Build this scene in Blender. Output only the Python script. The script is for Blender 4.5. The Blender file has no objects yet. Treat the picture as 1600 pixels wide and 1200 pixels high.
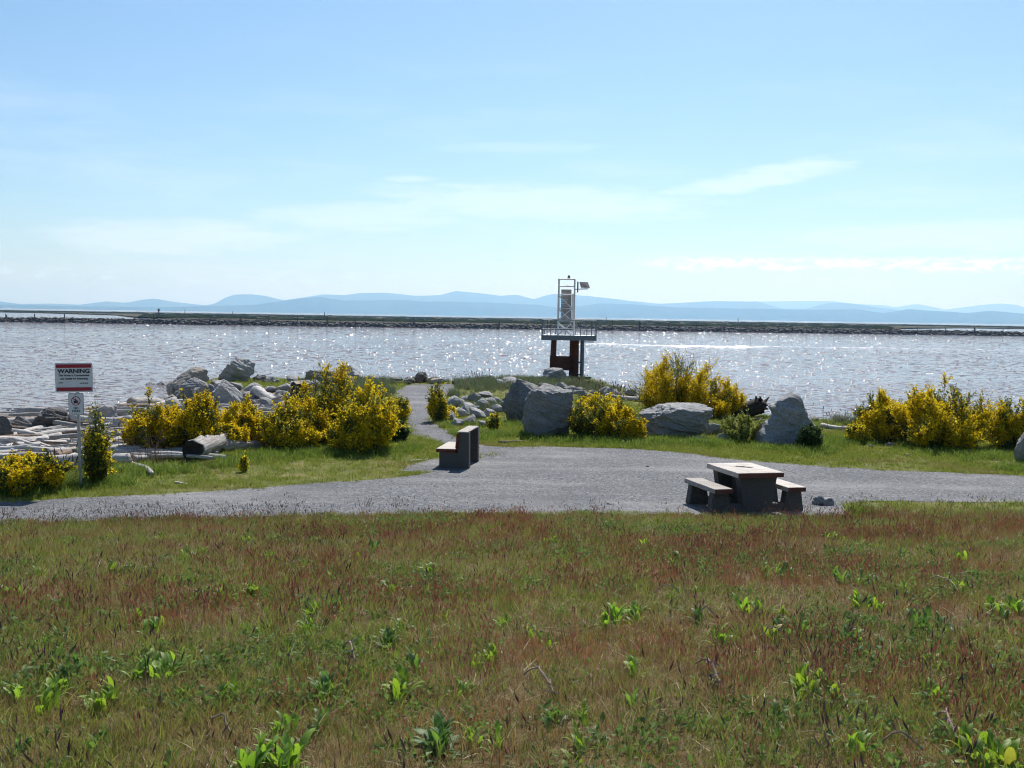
import bpy, bmesh, math, random
import numpy as np
from mathutils import Vector, Matrix, Euler

R = math.radians
rng = np.random.default_rng(11)
random.seed(11)
sc = bpy.context.scene
C = sc.collection

# ------------------------------------------------------------------ camera
H = 3.66                       # eye height above the gravel
F = 1756.0                     # focal length in photo pixels (1600 wide)
HZ0, HZS = 481.0, 0.0158       # horizon row at x=0 and its slope
pitch = math.atan((600 - (HZ0 + HZS * 800)) / F)
roll = math.atan(HZS)
cam_d = bpy.data.cameras.new('camera')
cam = bpy.data.objects.new('camera', cam_d); C.objects.link(cam)
cam_d.sensor_width = 36.0; cam_d.lens = F / 1600 * 36.0
cam_d.clip_start = 0.1; cam_d.clip_end = 200000.0
CR = Matrix.Rotation(R(90) - pitch, 4, 'X') @ Matrix.Rotation(roll, 4, 'Z')
cam.matrix_world = Matrix.Translation((0, 0, H)) @ CR
sc.camera = cam

# ------------------------------------------------------------------ light
SUN_EL, SUN_AZ = R(48), R(12)        # azimuth measured from +Y towards +X
S = Vector((math.sin(SUN_AZ) * math.cos(SUN_EL), math.cos(SUN_AZ) * math.cos(SUN_EL), math.sin(SUN_EL)))
sun_d = bpy.data.lights.new('sun', 'SUN'); sun_d.energy = 5.0; sun_d.angle = R(0.53); sun_d.color = (1.0, 0.965, 0.925)
sun = bpy.data.objects.new('sun', sun_d); C.objects.link(sun)
sun.rotation_mode = 'QUATERNION'; sun.rotation_quaternion = S.to_track_quat('Z', 'Y')
sun.location = (0, 0, 60)

sc.view_settings.view_transform = 'Standard'; sc.view_settings.look = 'None'
sc.view_settings.exposure = 0.45; sc.view_settings.gamma = 1.0
sc.cycles.use_denoising = True; sc.cycles.filter_width = 1.1
sc.cycles.max_bounces = 4; sc.cycles.diffuse_bounces = 3; sc.cycles.glossy_bounces = 2; sc.cycles.volume_bounces = 0; sc.cycles.transparent_max_bounces = 4
sc.cycles.use_light_tree = False; sc.cycles.use_adaptive_sampling = True; sc.cycles.adaptive_threshold = 0.012; sc.cycles.adaptive_min_samples = 40
sc.cycles.caustics_reflective = False; sc.cycles.caustics_refractive = False


class NT:
    """small wrapper round a node tree"""
    def __init__(s, tree): s.t = tree; s.n = tree.nodes; s.l = tree.links
    def add(s, typ, props=None, **ins):
        nd = s.n.new(typ)
        for k, v in (props or {}).items(): setattr(nd, k, v)
        for k, v in ins.items(): s.put(nd, k, v)
        return nd
    def put(s, nd, key, v):
        sock = None
        if isinstance(key, str) and key[0] == 'i' and key[1:].isdigit(): sock = nd.inputs[int(key[1:])]
        else:
            kk = key.replace('_', ' ').lower()
            for i in nd.inputs:
                if i.name.lower() == kk and i.enabled: sock = i; break
            if sock is None: raise KeyError(key + ' in ' + nd.bl_idname)
        if hasattr(v, 'is_linked'): s.l.new(v, sock)
        elif hasattr(v, 'outputs'): s.l.new(v.outputs[0], sock)
        else:
            if isinstance(v, (tuple, list)) and len(v) == 3 and sock.type == 'RGBA': v = (*v, 1)
            sock.default_value = v
    def math(s, op, a, b=0.0, c=0.0, clamp=False):
        nd = s.n.new('ShaderNodeMath'); nd.operation = op; nd.use_clamp = clamp
        s.put(nd, 'i0', a); s.put(nd, 'i1', b); s.put(nd, 'i2', c)
        return nd.outputs[0]
    def mix(s, f, a, b, mode='MIX'):
        nd = s.n.new('ShaderNodeMix'); nd.data_type = 'RGBA'; nd.blend_type = mode
        s.put(nd, 'i0', f); s.put(nd, 'i6', a); s.put(nd, 'i7', b)
        return nd.outputs[2]
    def ramp(s, f, stops, interp='LINEAR'):
        nd = s.n.new('ShaderNodeValToRGB'); e = nd.color_ramp.elements; nd.color_ramp.interpolation = interp
        while len(e) < len(stops): e.new(0.5)
        for el, (p, c) in zip(e, stops):
            el.position = p; el.color = (*c, 1) if isinstance(c, (tuple, list)) else (c, c, c, 1)
        s.put(nd, 'i0', f)
        return nd.outputs[0]
    def noise(s, vec, scale, detail=3.0, rough=0.55, dist=0.0):
        nd = s.n.new('ShaderNodeTexNoise')
        if vec is not None: s.put(nd, 'Vector', vec)
        nd.inputs['Scale'].default_value = scale; nd.inputs['Detail'].default_value = detail
        nd.inputs['Roughness'].default_value = rough; nd.inputs['Distortion'].default_value = dist
        return nd.outputs[0]
    def mapr(s, v, a, b, c=0.0, d=1.0, smooth=False):
        nd = s.n.new('ShaderNodeMapRange'); nd.clamp = True
        if smooth: nd.interpolation_type = 'SMOOTHSTEP'
        s.put(nd, 'i0', v); s.put(nd, 'i1', a); s.put(nd, 'i2', b); s.put(nd, 'i3', c); s.put(nd, 'i4', d)
        return nd.outputs[0]
    def stretch(s, vec, scale, rot=(0, 0, 0)):
        nd = s.n.new('ShaderNodeMapping'); s.put(nd, 'Vector', vec); nd.inputs['Scale'].default_value = scale
        nd.inputs['Rotation'].default_value = rot
        return nd.outputs[0]


# ------------------------------------------------------------------ sky
world = bpy.data.worlds.new('World'); sc.world = world; world.use_nodes = True
w = NT(world.node_tree); w.n.clear()
sky = w.add('ShaderNodeTexSky', {'sky_type': 'NISHITA', 'sun_disc': False, 'sun_elevation': SUN_EL,
                                 'sun_rotation': SUN_AZ % (2 * math.pi), 'altitude': 0.0,
                                 'air_density': 1.0, 'dust_density': 0.6, 'ozone_density': 2.2})
tc = w.add('ShaderNodeTexCoord')
sep = w.add('ShaderNodeSeparateXYZ', Vector=tc.outputs['Generated'])
az = w.math('ARCTAN2', sep.outputs[0], sep.outputs[1])
el = w.math('ARCSINE', sep.outputs[2])
ae = w.add('ShaderNodeCombineXYZ', i0=az, i1=el, i2=0.0)


NZ_T = w.noise(w.stretch(ae, (22, 110, 1), (0, 0, -0.19)), 1.0, 5, 0.62)
NZ_F = w.noise(w.stretch(ae, (20, 105, 1)), 1.07, 5, 0.62)


def cloud_blob(az0, el0, la, le, tilt, amp, seed):
    """a soft streak of cirrus at a place in the sky"""
    dx = w.math('SUBTRACT', az, az0); dy = w.math('SUBTRACT', el, el0)
    c, s_ = math.cos(tilt), math.sin(tilt)
    u = w.math('ADD', w.math('MULTIPLY', dx, c / la), w.math('MULTIPLY', dy, s_ / la))
    v = w.math('ADD', w.math('MULTIPLY', dx, -s_ / le), w.math('MULTIPLY', dy, c / le))
    nz = NZ_T if tilt > 0.1 else NZ_F
    r2 = w.math('ADD', w.math('MULTIPLY', u, u), w.math('MULTIPLY', v, v))
    r2 = w.math('ADD', r2, w.math('MULTIPLY', w.math('SUBTRACT', nz, 0.5), 1.9))
    return w.math('MULTIPLY', w.mapr(r2, 1.0, 0.0, 0, 1, True), amp)


veil = w.mapr(w.noise(w.stretch(ae, (2.2, 13, 1)), 1.7, 5, 0.6), 0.46, 0.78, 0, 0.30, True)
veil = w.math('MULTIPLY', veil, w.mapr(el, 0.30, 0.05, 0, 1, True))
clouds = veil
for b in [(0.215, 0.122, 0.10, 0.012, 0.17, 0.44, 1), (0.02, 0.100, 0.18, 0.020, -0.02, 0.36, 2), (-0.30, 0.062, 0.14, 0.018, 0.03, 0.34, 3),
          (-0.13, 0.085, 0.12, 0.016, 0.05, 0.30, 6), (-0.09, 0.118, 0.03, 0.004, 0.0, 0.3, 4), (0.0, 0.147, 0.09, 0.006, 0.02, 0.16, 5), (0.42, 0.073, 0.24, 0.016, 0.01, 0.30, 7)]:
    clouds = w.math('MAXIMUM', clouds, cloud_blob(*b))
# low cumulus row far over the strait
puff = w.noise(w.stretch(ae, (60, 130, 1)), 1.0, 6, 0.66)
row = w.math('MULTIPLY', w.mapr(el, 0.034, 0.043, 0, 1, True), w.mapr(w.math('ADD', el, w.math('MULTIPLY', w.math('SUBTRACT', puff, 0.5), 0.030)), 0.056, 0.050, 0, 1, True))
row = w.math('MULTIPLY', row, w.mapr(az, 0.09, 0.17, 0, 1, True))
low = w.math('MULTIPLY', w.mapr(puff, 0.50, 0.66, 0, 0.8, True), w.math('MULTIPLY', w.mapr(el, 0.022, 0.027, 0, 1, True), w.mapr(el, 0.036, 0.031, 0, 1, True)))
low = w.math('MULTIPLY', low, w.mapr(az, 0.05, -0.1, 0.3, 1, True))
cum = w.math('MAXIMUM', w.math('MULTIPLY', row, w.mapr(puff, 0.42, 0.60, 0.12, 0.95)), low)
lit = w.mapr(w.math('ADD', el, w.math('MULTIPLY', w.math('SUBTRACT', puff, 0.5), 0.02)), 0.040, 0.052, 0, 1, True)
cum_col = w.mix(lit, (9.0, 11.2, 13.0), (16.0, 16.4, 16.8))
tint = w.mix(1.0, sky.outputs[0], (0.91, 1.09, 1.22, 1), 'MULTIPLY')
col = w.mix(clouds, tint, (11.5, 12.2, 12.6))
col = w.mix(cum, col, cum_col)
bg = w.add('ShaderNodeBackground', Color=col, Strength=0.07)
w.l.new(bg.outputs[0], w.add('ShaderNodeOutputWorld').inputs[0])


# ------------------------------------------------------------------ helpers
def tag(o, label=None, cat=None, group=None, kind=None):
    for k, v in (('label', label), ('category', cat), ('group', group), ('kind', kind)):
        if v: o[k] = v
    return o


def link(name, me, m=None, parent=None, loc=None, rot=None, scale=None):
    o = bpy.data.objects.new(name, me); C.objects.link(o)
    if m is not None and me is not None and len(me.materials) == 0:
        for mm in (m if isinstance(m, (list, tuple)) else [m]): me.materials.append(mm)
    if parent: o.parent = parent
    if loc is not None: o.location = loc
    if rot is not None: o.rotation_euler = rot
    if scale is not None: o.scale = scale
    return o


def empty(name, loc=(0, 0, 0), rz=0.0):
    o = bpy.data.objects.new(name, None); C.objects.link(o); o.location = loc; o.rotation_euler = (0, 0, rz)
    o.empty_display_size = 0.2
    return o


def np_mesh(name, V, Fc, smooth=False, mat_idx=None):
    """mesh from arrays; Fc is one (n,k) array or a list of them"""
    me = bpy.data.meshes.new(name)
    V = np.asarray(V, dtype=np.float32)
    Fs = Fc if isinstance(Fc, list) else [Fc]
    Fs = [np.asarray(f, dtype=np.int32) for f in Fs if len(f)]
    tot = sum(len(f) for f in Fs); loops = np.concatenate([f.ravel() for f in Fs])
    sizes = np.concatenate([np.full(len(f), f.shape[1], dtype=np.int32) for f in Fs])
    starts = np.concatenate([[0], np.cumsum(sizes)[:-1]]).astype(np.int32)
    me.vertices.add(len(V)); me.vertices.foreach_set('co', V.ravel())
    me.loops.add(len(loops)); me.loops.foreach_set('vertex_index', loops)
    me.polygons.add(tot); me.polygons.foreach_set('loop_start', starts)
    if mat_idx is not None: me.polygons.foreach_set('material_index', np.asarray(mat_idx, dtype=np.int32))
    me.update(calc_edges=True)
    if smooth: me.polygons.foreach_set('use_smooth', np.ones(tot, dtype=bool))
    else: me.polygons.foreach_set('use_smooth', np.zeros(tot, dtype=bool))
    me.validate()
    return me


def attr(me, name, vals, typ='FLOAT'):
    a = me.attributes.new(name, typ, 'POINT')
    v = np.asarray(vals, dtype=np.int32 if typ == 'INT' else np.float32)
    a.data.foreach_set('vector' if typ == 'FLOAT_VECTOR' else 'value', v.ravel())


class MB:
    """collects bevelled boxes, tubes and sheets into one mesh"""
    def __init__(s): s.b = bmesh.new()
    def box(s, c, size, rot=None, bev=0.0, taper=None):
        r = bmesh.ops.create_cube(s.b, size=1.0)
        vs = r['verts']
        if bev > 0:
            pass
        for v in vs:
            t = 1.0
            x, y, z = v.co
            if taper:  # (x scale, y scale) at the top
                k = z + 0.5
                x *= 1 + (taper[0] - 1) * k; y *= 1 + (taper[1] - 1) * k
            v.co = Vector((x * size[0], y * size[1], z * size[2]))
        if bev > 0:
            es = list({e for v in vs for e in v.link_edges})
            rr = bmesh.ops.bevel(s.b, geom=es, offset=bev, segments=1, affect='EDGES', profile=0.5)
            vs = list({v for f in rr['faces'] for v in f.verts} | {v for v in vs if v.is_valid})
        M = Matrix.Translation(c) @ (rot.to_matrix().to_4x4() if rot else Matrix())
        for v in vs: v.co = M @ v.co
        return s
    def bar(s, p, q, r, n=8, r2=None):
        p, q = Vector(p), Vector(q); d = q - p
        if d.length < 1e-6: return s
        M = Matrix.Translation((p + q) / 2) @ d.to_track_quat('Z', 'Y').to_matrix().to_4x4()
        bmesh.ops.create_cone(s.b, cap_ends=True, segments=n, radius1=r, radius2=r if r2 is None else r2, depth=d.length, matrix=M)
        return s
    def poly(s, pts, thick, axis=(0, 1, 0)):
        """flat outline extruded along axis"""
        vs = [s.b.verts.new(p) for p in pts]; f = s.b.faces.new(vs)
        r = bmesh.ops.extrude_face_region(s.b, geom=[f])
        for g in r['geom']:
            if isinstance(g, bmesh.types.BMVert): g.co += Vector(axis) * thick
        bmesh.ops.recalc_face_normals(s.b, faces=s.b.faces)
        return s
    def build(s, name, m, parent=None, loc=None, rot=None):
        me = bpy.data.meshes.new(name); s.b.to_mesh(me); s.b.free()
        return link(name, me, m, parent, loc, rot)


def ray(px, py):
    return (CR.to_3x3() @ Vector(((px - 800) / F, -(py - 600) / F, -1.0))).normalized()


def P(px, py, z=0.0):
    d = ray(px, py); t = (z - H) / d.z
    return Vector((d.x * t, d.y * t, z))


def pxm(Y): return F / Y


# ------------------------------------------------------------------ terrain
LAND = np.array([(-90, 23.5), (-14, 25.5), (-11, 28.0), (-8.0, 30.5), (-5.6, 34), (-5.0, 40), (-6.0, 46), (-9, 50), (-12.5, 53), (-16.0, 56), (-16.0, 60.5), (-12, 62), (-8, 62.5),
                 (-3, 63), (0, 66), (2.5, 69.5), (4.8, 69.5), (5.6, 60), (6.4, 50), (8.5, 43.5), (13, 40.5), (18, 39.5), (26, 39.5), (90, 42), (90, -90), (-90, -90)], dtype=float)


def inside(poly, x, y):
    x = np.asarray(x, float); y = np.asarray(y, float); c = np.zeros(x.shape, bool); n = len(poly)
    for i in range(n):
        x1, y1 = poly[i]; x2, y2 = poly[(i + 1) % n]
        k = ((y1 > y) != (y2 > y)) & (x < (x2 - x1) * (y - y1) / (y2 - y1 + 1e-12) + x1)
        c ^= k
    return c


def pdist(poly, x, y):
    x = np.asarray(x, float); y = np.asarray(y, float); d = np.full(x.shape, 1e9); n = len(poly)
    for i in range(n):
        a = poly[i]; b = poly[(i + 1) % n]; ab = b - a
        t = np.clip(((x - a[0]) * ab[0] + (y - a[1]) * ab[1]) / (ab @ ab), 0, 1)
        d = np.minimum(d, np.hypot(x - a[0] - t * ab[0], y - a[1] - t * ab[1]))
    return d


def sst(a, b, v):
    t = np.clip((v - a) / (b - a), 0, 1); return t * t * (3 - 2 * t)


_G = np.random.default_rng(5).random((64, 64))


def vnoise(x, y):
    xi = np.floor(x).astype(int); yi = np.floor(y).astype(int); fx = x - xi; fy = y - yi
    fx = fx * fx * (3 - 2 * fx); fy = fy * fy * (3 - 2 * fy)
    g = lambda i, j: _G[i % 64, j % 64]
    return (g(xi, yi) * (1 - fx) + g(xi + 1, yi) * fx) * (1 - fy) + (g(xi, yi + 1) * (1 - fx) + g(xi + 1, yi + 1) * fx) * fy


def fbm(x, y, o=4):
    s = 0; a = 0.5
    for i in range(o): s = s + a * vnoise(x * 2 ** i + 17.3 * i, y * 2 ** i + 5.1 * i); a *= 0.5
    return s / (1 - 0.5 ** o)


EDGE_X = [-30, -8.75, -4.6, 0, 2.4, 6.4, 30]
EDGE_Y = [16.5, 19.1, 20.1, 20.85, 20.95, 21.1, 22.0]


def edge_y(x): return np.interp(x, EDGE_X, EDGE_Y)


def land_d(x, y):
    d = pdist(LAND, x, y); return np.where(inside(LAND, x, y), -d, d)


WATER_Z = -2.0


def hgt(x, y):
    x = np.asarray(x, float); y = np.asarray(y, float)
    d = land_d(x, y); o = np.maximum(d, 0)
    cove = sst(-5.5, -9, x) * sst(54, 47, y)
    z = -o * (0.55 * (1 - cove) + 0.068 * cove)
    z = np.maximum(z, -4.5) + np.where(d > 0, 0.12 * (fbm(x * 0.6, y * 0.6) - 0.5) * sst(0, 2, d), 0)
    m = np.maximum(edge_y(x) - y, 0)
    z = z + 0.096 * np.minimum(m, 30) * sst(-0.2, 2.2, m) + 0.10 * (fbm(x * 0.35, y * 0.35, 3) - 0.5) * sst(0.3, 3, m)
    return z


HX0, HX1, HY0, HY1, HS = -46.0, 46.0, 2.0, 84.0, 0.1
_hx = np.arange(HX0, HX1 + HS, HS); _hy = np.arange(HY0, HY1 + HS, HS)
HGRID = hgt(*np.meshgrid(_hx, _hy))


def hs(x, y):
    """ground height read from a fine grid"""
    fx = np.clip((np.asarray(x, float) - HX0) / HS, 0, len(_hx) - 1.001); fy = np.clip((np.asarray(y, float) - HY0) / HS, 0, len(_hy) - 1.001)
    i = fx.astype(int); j = fy.astype(int); fx = fx - i; fy = fy - j
    return (HGRID[j, i] * (1 - fx) + HGRID[j, i + 1] * fx) * (1 - fy) + (HGRID[j + 1, i] * (1 - fx) + HGRID[j + 1, i + 1] * fx) * fy


def hz(x, y): return float(hs(x, y))


_T = 4.5 * 1.0025 ** np.arange(1200)


def G(px, py):
    """the point of the ground seen at a photo pixel"""
    d = ray(px, py); below = (H + d.z * _T) <= hs(d.x * _T, d.y * _T)
    i = int(np.argmax(below)) if below.any() else len(_T) - 1
    lo, hi = _T[max(i - 1, 0)], _T[i]
    for k in range(10):
        md = (lo + hi) / 2
        if H + d.z * md <= hz(d.x * md, d.y * md): hi = md
        else: lo = md
    return Vector((0, 0, H)) + d * hi


GRAVEL = [(0, 785), (150, 778), (300, 769), (400, 763), (480, 757), (560, 751), (620, 746), (660, 741), (676, 737), (650, 737), (628, 736), (640, 729), (668, 719), (690, 714), (705, 707), (700, 700), (660, 684), (642, 678),
          (636, 660), (630, 640), (618, 618), (606, 602.5), (660, 601), (715, 600.5), (708, 612), (694, 626), (682, 640), (676, 655), (688, 668), (715, 682), (742, 692), (765, 697.5), (800, 699), (860, 698), (930, 700), (1000, 702),
          (1080, 709), (1150, 718), (1230, 725), (1300, 730), (1380, 735), (1450, 738), (1530, 741), (1600, 743)]
gp = [P(*q).xy for q in GRAVEL]
gp = [Vector((-30, 17.0 + 1.7))] + gp + [Vector((16, gp[-1].y - 1.0)), Vector((32, gp[-1].y - 3.0))]
near = [(32, 22.0), (14, 22.9), P(1600, 786).xy[:], P(1480, 784.5).xy[:], P(1360, 785).xy[:], P(1322, 789).xy[:], P(1328, 797).xy[:], P(1334, 803).xy[:], (6.3, 20.9), (2.4, 20.75), (0, 20.65), (-4.6, 19.9), (-8.75, 18.9), (-30, 16.3)]
gp = [Vector(q[:2]) for q in gp] + [Vector(q) for q in near]
dense = []
for i, a in enumerate(gp):
    b = gp[(i + 1) % len(gp)]; n = max(1, int((b - a).length / 0.22))
    for k in range(n):
        q = a.lerp(b, k / n); nn = Vector((-(b - a).y, (b - a).x)).normalized()
        j = (float(fbm(q.x * 1.3, q.y * 1.3, 3)) - 0.5) * 0.34
        dense.append(q + nn * j)
GPOLY = np.array([q[:] for q in dense])
GRASS_WEDGE = [P(*q).xy for q in [(735, 713), (750, 709), (770, 708), (792, 708), (780, 713), (755, 716), (738, 718)]]
WEDGE = np.array([q[:] for q in GRASS_WEDGE])

# ------------------------------------------------------------------ materials
MATS = {}


def new_mat(name):
    m = bpy.data.materials.new(name); m.use_nodes = True; t = NT(m.node_tree); t.n.clear()
    MATS[name] = m
    return m, t


def finish(t, shader, disp=None):
    o = t.add('ShaderNodeOutputMaterial'); t.l.new(shader.outputs[0], o.inputs[0])


def bump(t, height, strength=0.5, dist=0.02):
    return t.add('ShaderNodeBump', Height=height, Strength=strength, Distance=dist)


def simple(name, colr, rough=0.7, metal=0.0, var=0.18, nscale=6.0, bumpd=0.0, spec=0.4, dirt=None):
    m, t = new_mat(name); tc = t.add('ShaderNodeTexCoord').outputs['Object']
    n = t.noise(tc, nscale, 5, 0.6)
    c = t.mix(t.mapr(n, 0.3, 0.7), tuple(x * (1 - var) for x in colr), tuple(min(1, x * (1 + var)) for x in colr))
    if dirt:
        c = t.mix(t.mapr(t.noise(tc, nscale * 0.45, 6, 0.65), 0.5, 0.68, 0, 0.85), c, dirt)
    kw = {}
    if bumpd: kw['Normal'] = bump(t, t.noise(tc, nscale * 5, 4, 0.6), 0.6, bumpd)
    b = t.add('ShaderNodeBsdfPrincipled', Base_Color=c, Roughness=rough, Metallic=metal, **kw)
    b.inputs['Specular IOR Level'].default_value = spec
    finish(t, b)
    return m


def leafy(name, stops, trans=0.4, patch=None, rough=0.6):
    """thin plant tissue: colour spread by blade and by clump, lets light through"""
    m, t = new_mat(name)
    a = t.add('ShaderNodeAttribute', {'attribute_name': 'rnd'}).outputs['Fac']
    oi = t.add('ShaderNodeObjectInfo').outputs['Random']
    f = t.math('ADD', t.math('MULTIPLY', a, 0.62), t.math('MULTIPLY', oi, 0.38))
    c = t.ramp(f, stops)
    if patch:
        pos = t.add('ShaderNodeNewGeometry').outputs['Position']
        n = t.noise(pos, patch[0], 4, 0.6)
        c = t.mix(t.mapr(n, patch[1], patch[2], 0, patch[4], True), c, patch[3])
    d = t.add('ShaderNodeBsdfPrincipled', Base_Color=c, Roughness=rough); d.inputs['Specular IOR Level'].default_value = 0.0 if name == 'far_scrub' else 0.25
    tr = t.add('ShaderNodeBsdfTranslucent', Color=c)
    mx = t.add('ShaderNodeMixShader', i0=trans, i1=d, i2=tr)
    finish(t, mx)
    return m


def ground_mat():
    m, t = new_mat('ground'); pos = t.add('ShaderNodeNewGeometry').outputs['Position']
    beach = t.add('ShaderNodeAttribute', {'attribute_name': 'beach'}).outputs['Fac']
    mead = t.add('ShaderNodeAttribute', {'attribute_name': 'meadow'}).outputs['Fac']
    n1 = t.noise(pos, 0.9, 5, 0.6); n2 = t.noise(pos, 9, 5, 0.65); n3 = t.noise(pos, 55, 4, 0.6)
    lawn = t.ramp(n1, [(0.30, (0.10, 0.12, 0.028)), (0.5, (0.15, 0.165, 0.035)), (0.62, (0.20, 0.18, 0.06)), (0.75, (0.28, 0.235, 0.12))])
    lawn = t.mix(t.mapr(n2, 0.35, 0.7, 0, 0.6), lawn, (0.10, 0.085, 0.045))
    md = t.ramp(n2, [(0.25, (0.062, 0.045, 0.020)), (0.5, (0.12, 0.09, 0.038)), (0.65, (0.115, 0.105, 0.033)), (0.8, (0.26, 0.205, 0.115))])
    md = t.mix(t.mapr(n3, 0.42, 0.7, 0, 0.5), md, (0.14, 0.082, 0.038))
    bc = t.ramp(n2, [(0.25, (0.13, 0.115, 0.10)), (0.5, (0.30, 0.275, 0.245)), (0.7, (0.44, 0.41, 0.37))])
    bc = t.mix(t.mapr(n3, 0.45, 0.65, 0, 0.7), bc, (0.075, 0.06, 0.048))
    c = t.mix(mead, lawn, md); c = t.mix(beach, c, bc)
    hsum = t.math('ADD', t.math('MULTIPLY', n2, 0.7), t.math('MULTIPLY', n3, 0.3))
    b = t.add('ShaderNodeBsdfPrincipled', Base_Color=c, Roughness=0.95, Normal=bump(t, hsum, 1.0, 0.06))
    b.inputs['Specular IOR Level'].default_value = 0.1
    finish(t, b); return m


def gravel_mat():
    m, t = new_mat('gravel'); pos = t.add('ShaderNodeNewGeometry').outputs['Position']
    v = t.add('ShaderNodeTexVoronoi', Vector=pos, Scale=26.0); v2 = t.add('ShaderNodeTexVoronoi', Vector=pos, Scale=13.0)
    n = t.noise(t.stretch(pos, (0.16, 0.42, 1), (0, 0, R(-7))), 1.0, 6, 0.62); nf = t.noise(pos, 4.5, 6, 0.7)
    stone = t.ramp(v.outputs['Color'], [(0.0, (0.042, 0.043, 0.046)), (0.5, (0.130, 0.132, 0.138)), (1.0, (0.32, 0.32, 0.325))])
    c = t.mix(t.mapr(nf, 0.3, 0.72, 0.0, 0.5), stone, (0.10, 0.102, 0.107))
    c = t.mix(t.mapr(n, 0.46, 0.66, 0, 0.55, True), c, (0.29, 0.285, 0.275))
    c = t.mix(t.mapr(t.noise(pos, 0.35, 4, 0.6), 0.48, 0.68, 0, 0.45, True), c, (0.085, 0.088, 0.094))        # worn, dusty wheel tracks
    c = t.mix(t.mapr(v2.outputs['Distance'], 0.0, 0.16, 0.5, 0.0), c, (0.10, 0.10, 0.10))
    hh = t.math('ADD', t.math('MULTIPLY', v.outputs['Distance'], -0.6), nf)
    b = t.add('ShaderNodeBsdfPrincipled', Base_Color=c, Roughness=0.9, Normal=bump(t, hh, 1.0, 0.035))
    b.inputs['Specular IOR Level'].default_value = 0.2
    finish(t, b); return m


def water_mat():
    """silty water: the surface normal is a field of wave slopes, steeper and larger out in the channel"""
    m, t = new_mat('water'); geo = t.add('ShaderNodeNewGeometry'); pos = geo.outputs['Position']
    sy = t.add('ShaderNodeSeparateXYZ', Vector=pos).outputs[1]

    def slopes(scale, rot, amp, off):
        nd = t.n.new('ShaderNodeTexNoise'); mp = t.n.new('ShaderNodeMapping'); t.put(mp, 'Vector', pos); mp.inputs['Scale'].default_value = scale
        mp.inputs['Rotation'].default_value = (0, 0, rot); mp.inputs['Location'].default_value = (off, off * 0.7, 0); t.l.new(mp.outputs[0], nd.inputs['Vector'])
        nd.inputs['Scale'].default_value = 1.0; nd.inputs['Detail'].default_value = 1.0; nd.inputs['Roughness'].default_value = 0.4
        v = t.add('ShaderNodeVectorMath', {'operation': 'SUBTRACT'}, i0=nd.outputs['Color'], i1=(0.5, 0.5, 0.5)).outputs[0]
        v = t.add('ShaderNodeVectorMath', {'operation': 'MULTIPLY'}, i0=v, i1=(amp * 0.8, amp, 0.0)).outputs[0]
        return v

    def sc(v, f): 
        nd = t.n.new('ShaderNodeVectorMath'); nd.operation = 'SCALE'; t.put(nd, 'i0', v); t.put(nd, 'Scale', f); return nd.outputs[0]
    def add(a_, b_): return t.add('ShaderNodeVectorMath', {'operation': 'ADD'}, i0=a_, i1=b_).outputs[0]
    w1 = t.mapr(sy, 150, 80, 0, 1, True); w3 = t.mapr(sy, 200, 330, 0, 1, True); w2 = t.math('SUBTRACT', 1.0, t.math('MAXIMUM', w1, w3))
    chop = add(add(sc(slopes((1.7, 2.7, 1), R(9), 1.6, 3.0), w1), sc(slopes((0.95, 1.15, 1), R(-7), 1.65, 9.0), w2)), sc(slopes((0.5, 0.42, 1), R(5), 1.65, 5.0), w3))
    swell = slopes((0.03, 0.10, 1), R(6), 0.12, 1.0)
    gust = t.mapr(t.noise(t.stretch(pos, (0.008, 0.03, 1)), 1.0, 4, 0.6), 0.3, 0.7, 0.74, 1.16)
    l2 = t.add('ShaderNodeVectorMath', {'operation': 'DOT_PRODUCT'}, i0=chop, i1=chop).outputs['Value']
    gust = t.math('MULTIPLY', gust, t.math('ADD', 1.0, t.math('MULTIPLY', t.math('MAXIMUM', t.math('SUBTRACT', l2, 0.055), 0.0), 30.0)))      # a few wavelets stand steep
    nn = add(geo.outputs['Normal'], add(sc(chop, gust), swell))
    nn = t.add('ShaderNodeVectorMath', {'operation': 'NORMALIZE'}, i0=nn).outputs[0]
    big = t.noise(t.stretch(pos, (0.004, 0.03, 1)), 1.0, 4, 0.6)
    colr = t.mix(t.mapr(big, 0.35, 0.68), (0.175, 0.125, 0.108), (0.205, 0.148, 0.127))
    p = t.add('ShaderNodeBsdfPrincipled', Base_Color=colr, Roughness=0.08, IOR=1.333, Normal=nn)
    p.inputs['Specular IOR Level'].default_value = 0.20
    finish(t, p); return m


def wake_mat():
    m, t = new_mat('wake_glint_foam'); pos = t.add('ShaderNodeNewGeometry').outputs['Position']
    n = t.noise(t.stretch(pos, (0.7, 0.9, 1)), 1.0, 5, 0.65)
    c = t.mix(t.mapr(n, 0.42, 0.56), (0.18, 0.15, 0.135), (0.55, 0.56, 0.57))  # pale patches put sun glints and foam into the wake's colour
    finish(t, t.add('ShaderNodeBsdfPrincipled', Base_Color=c, Roughness=0.25)); return m


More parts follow.
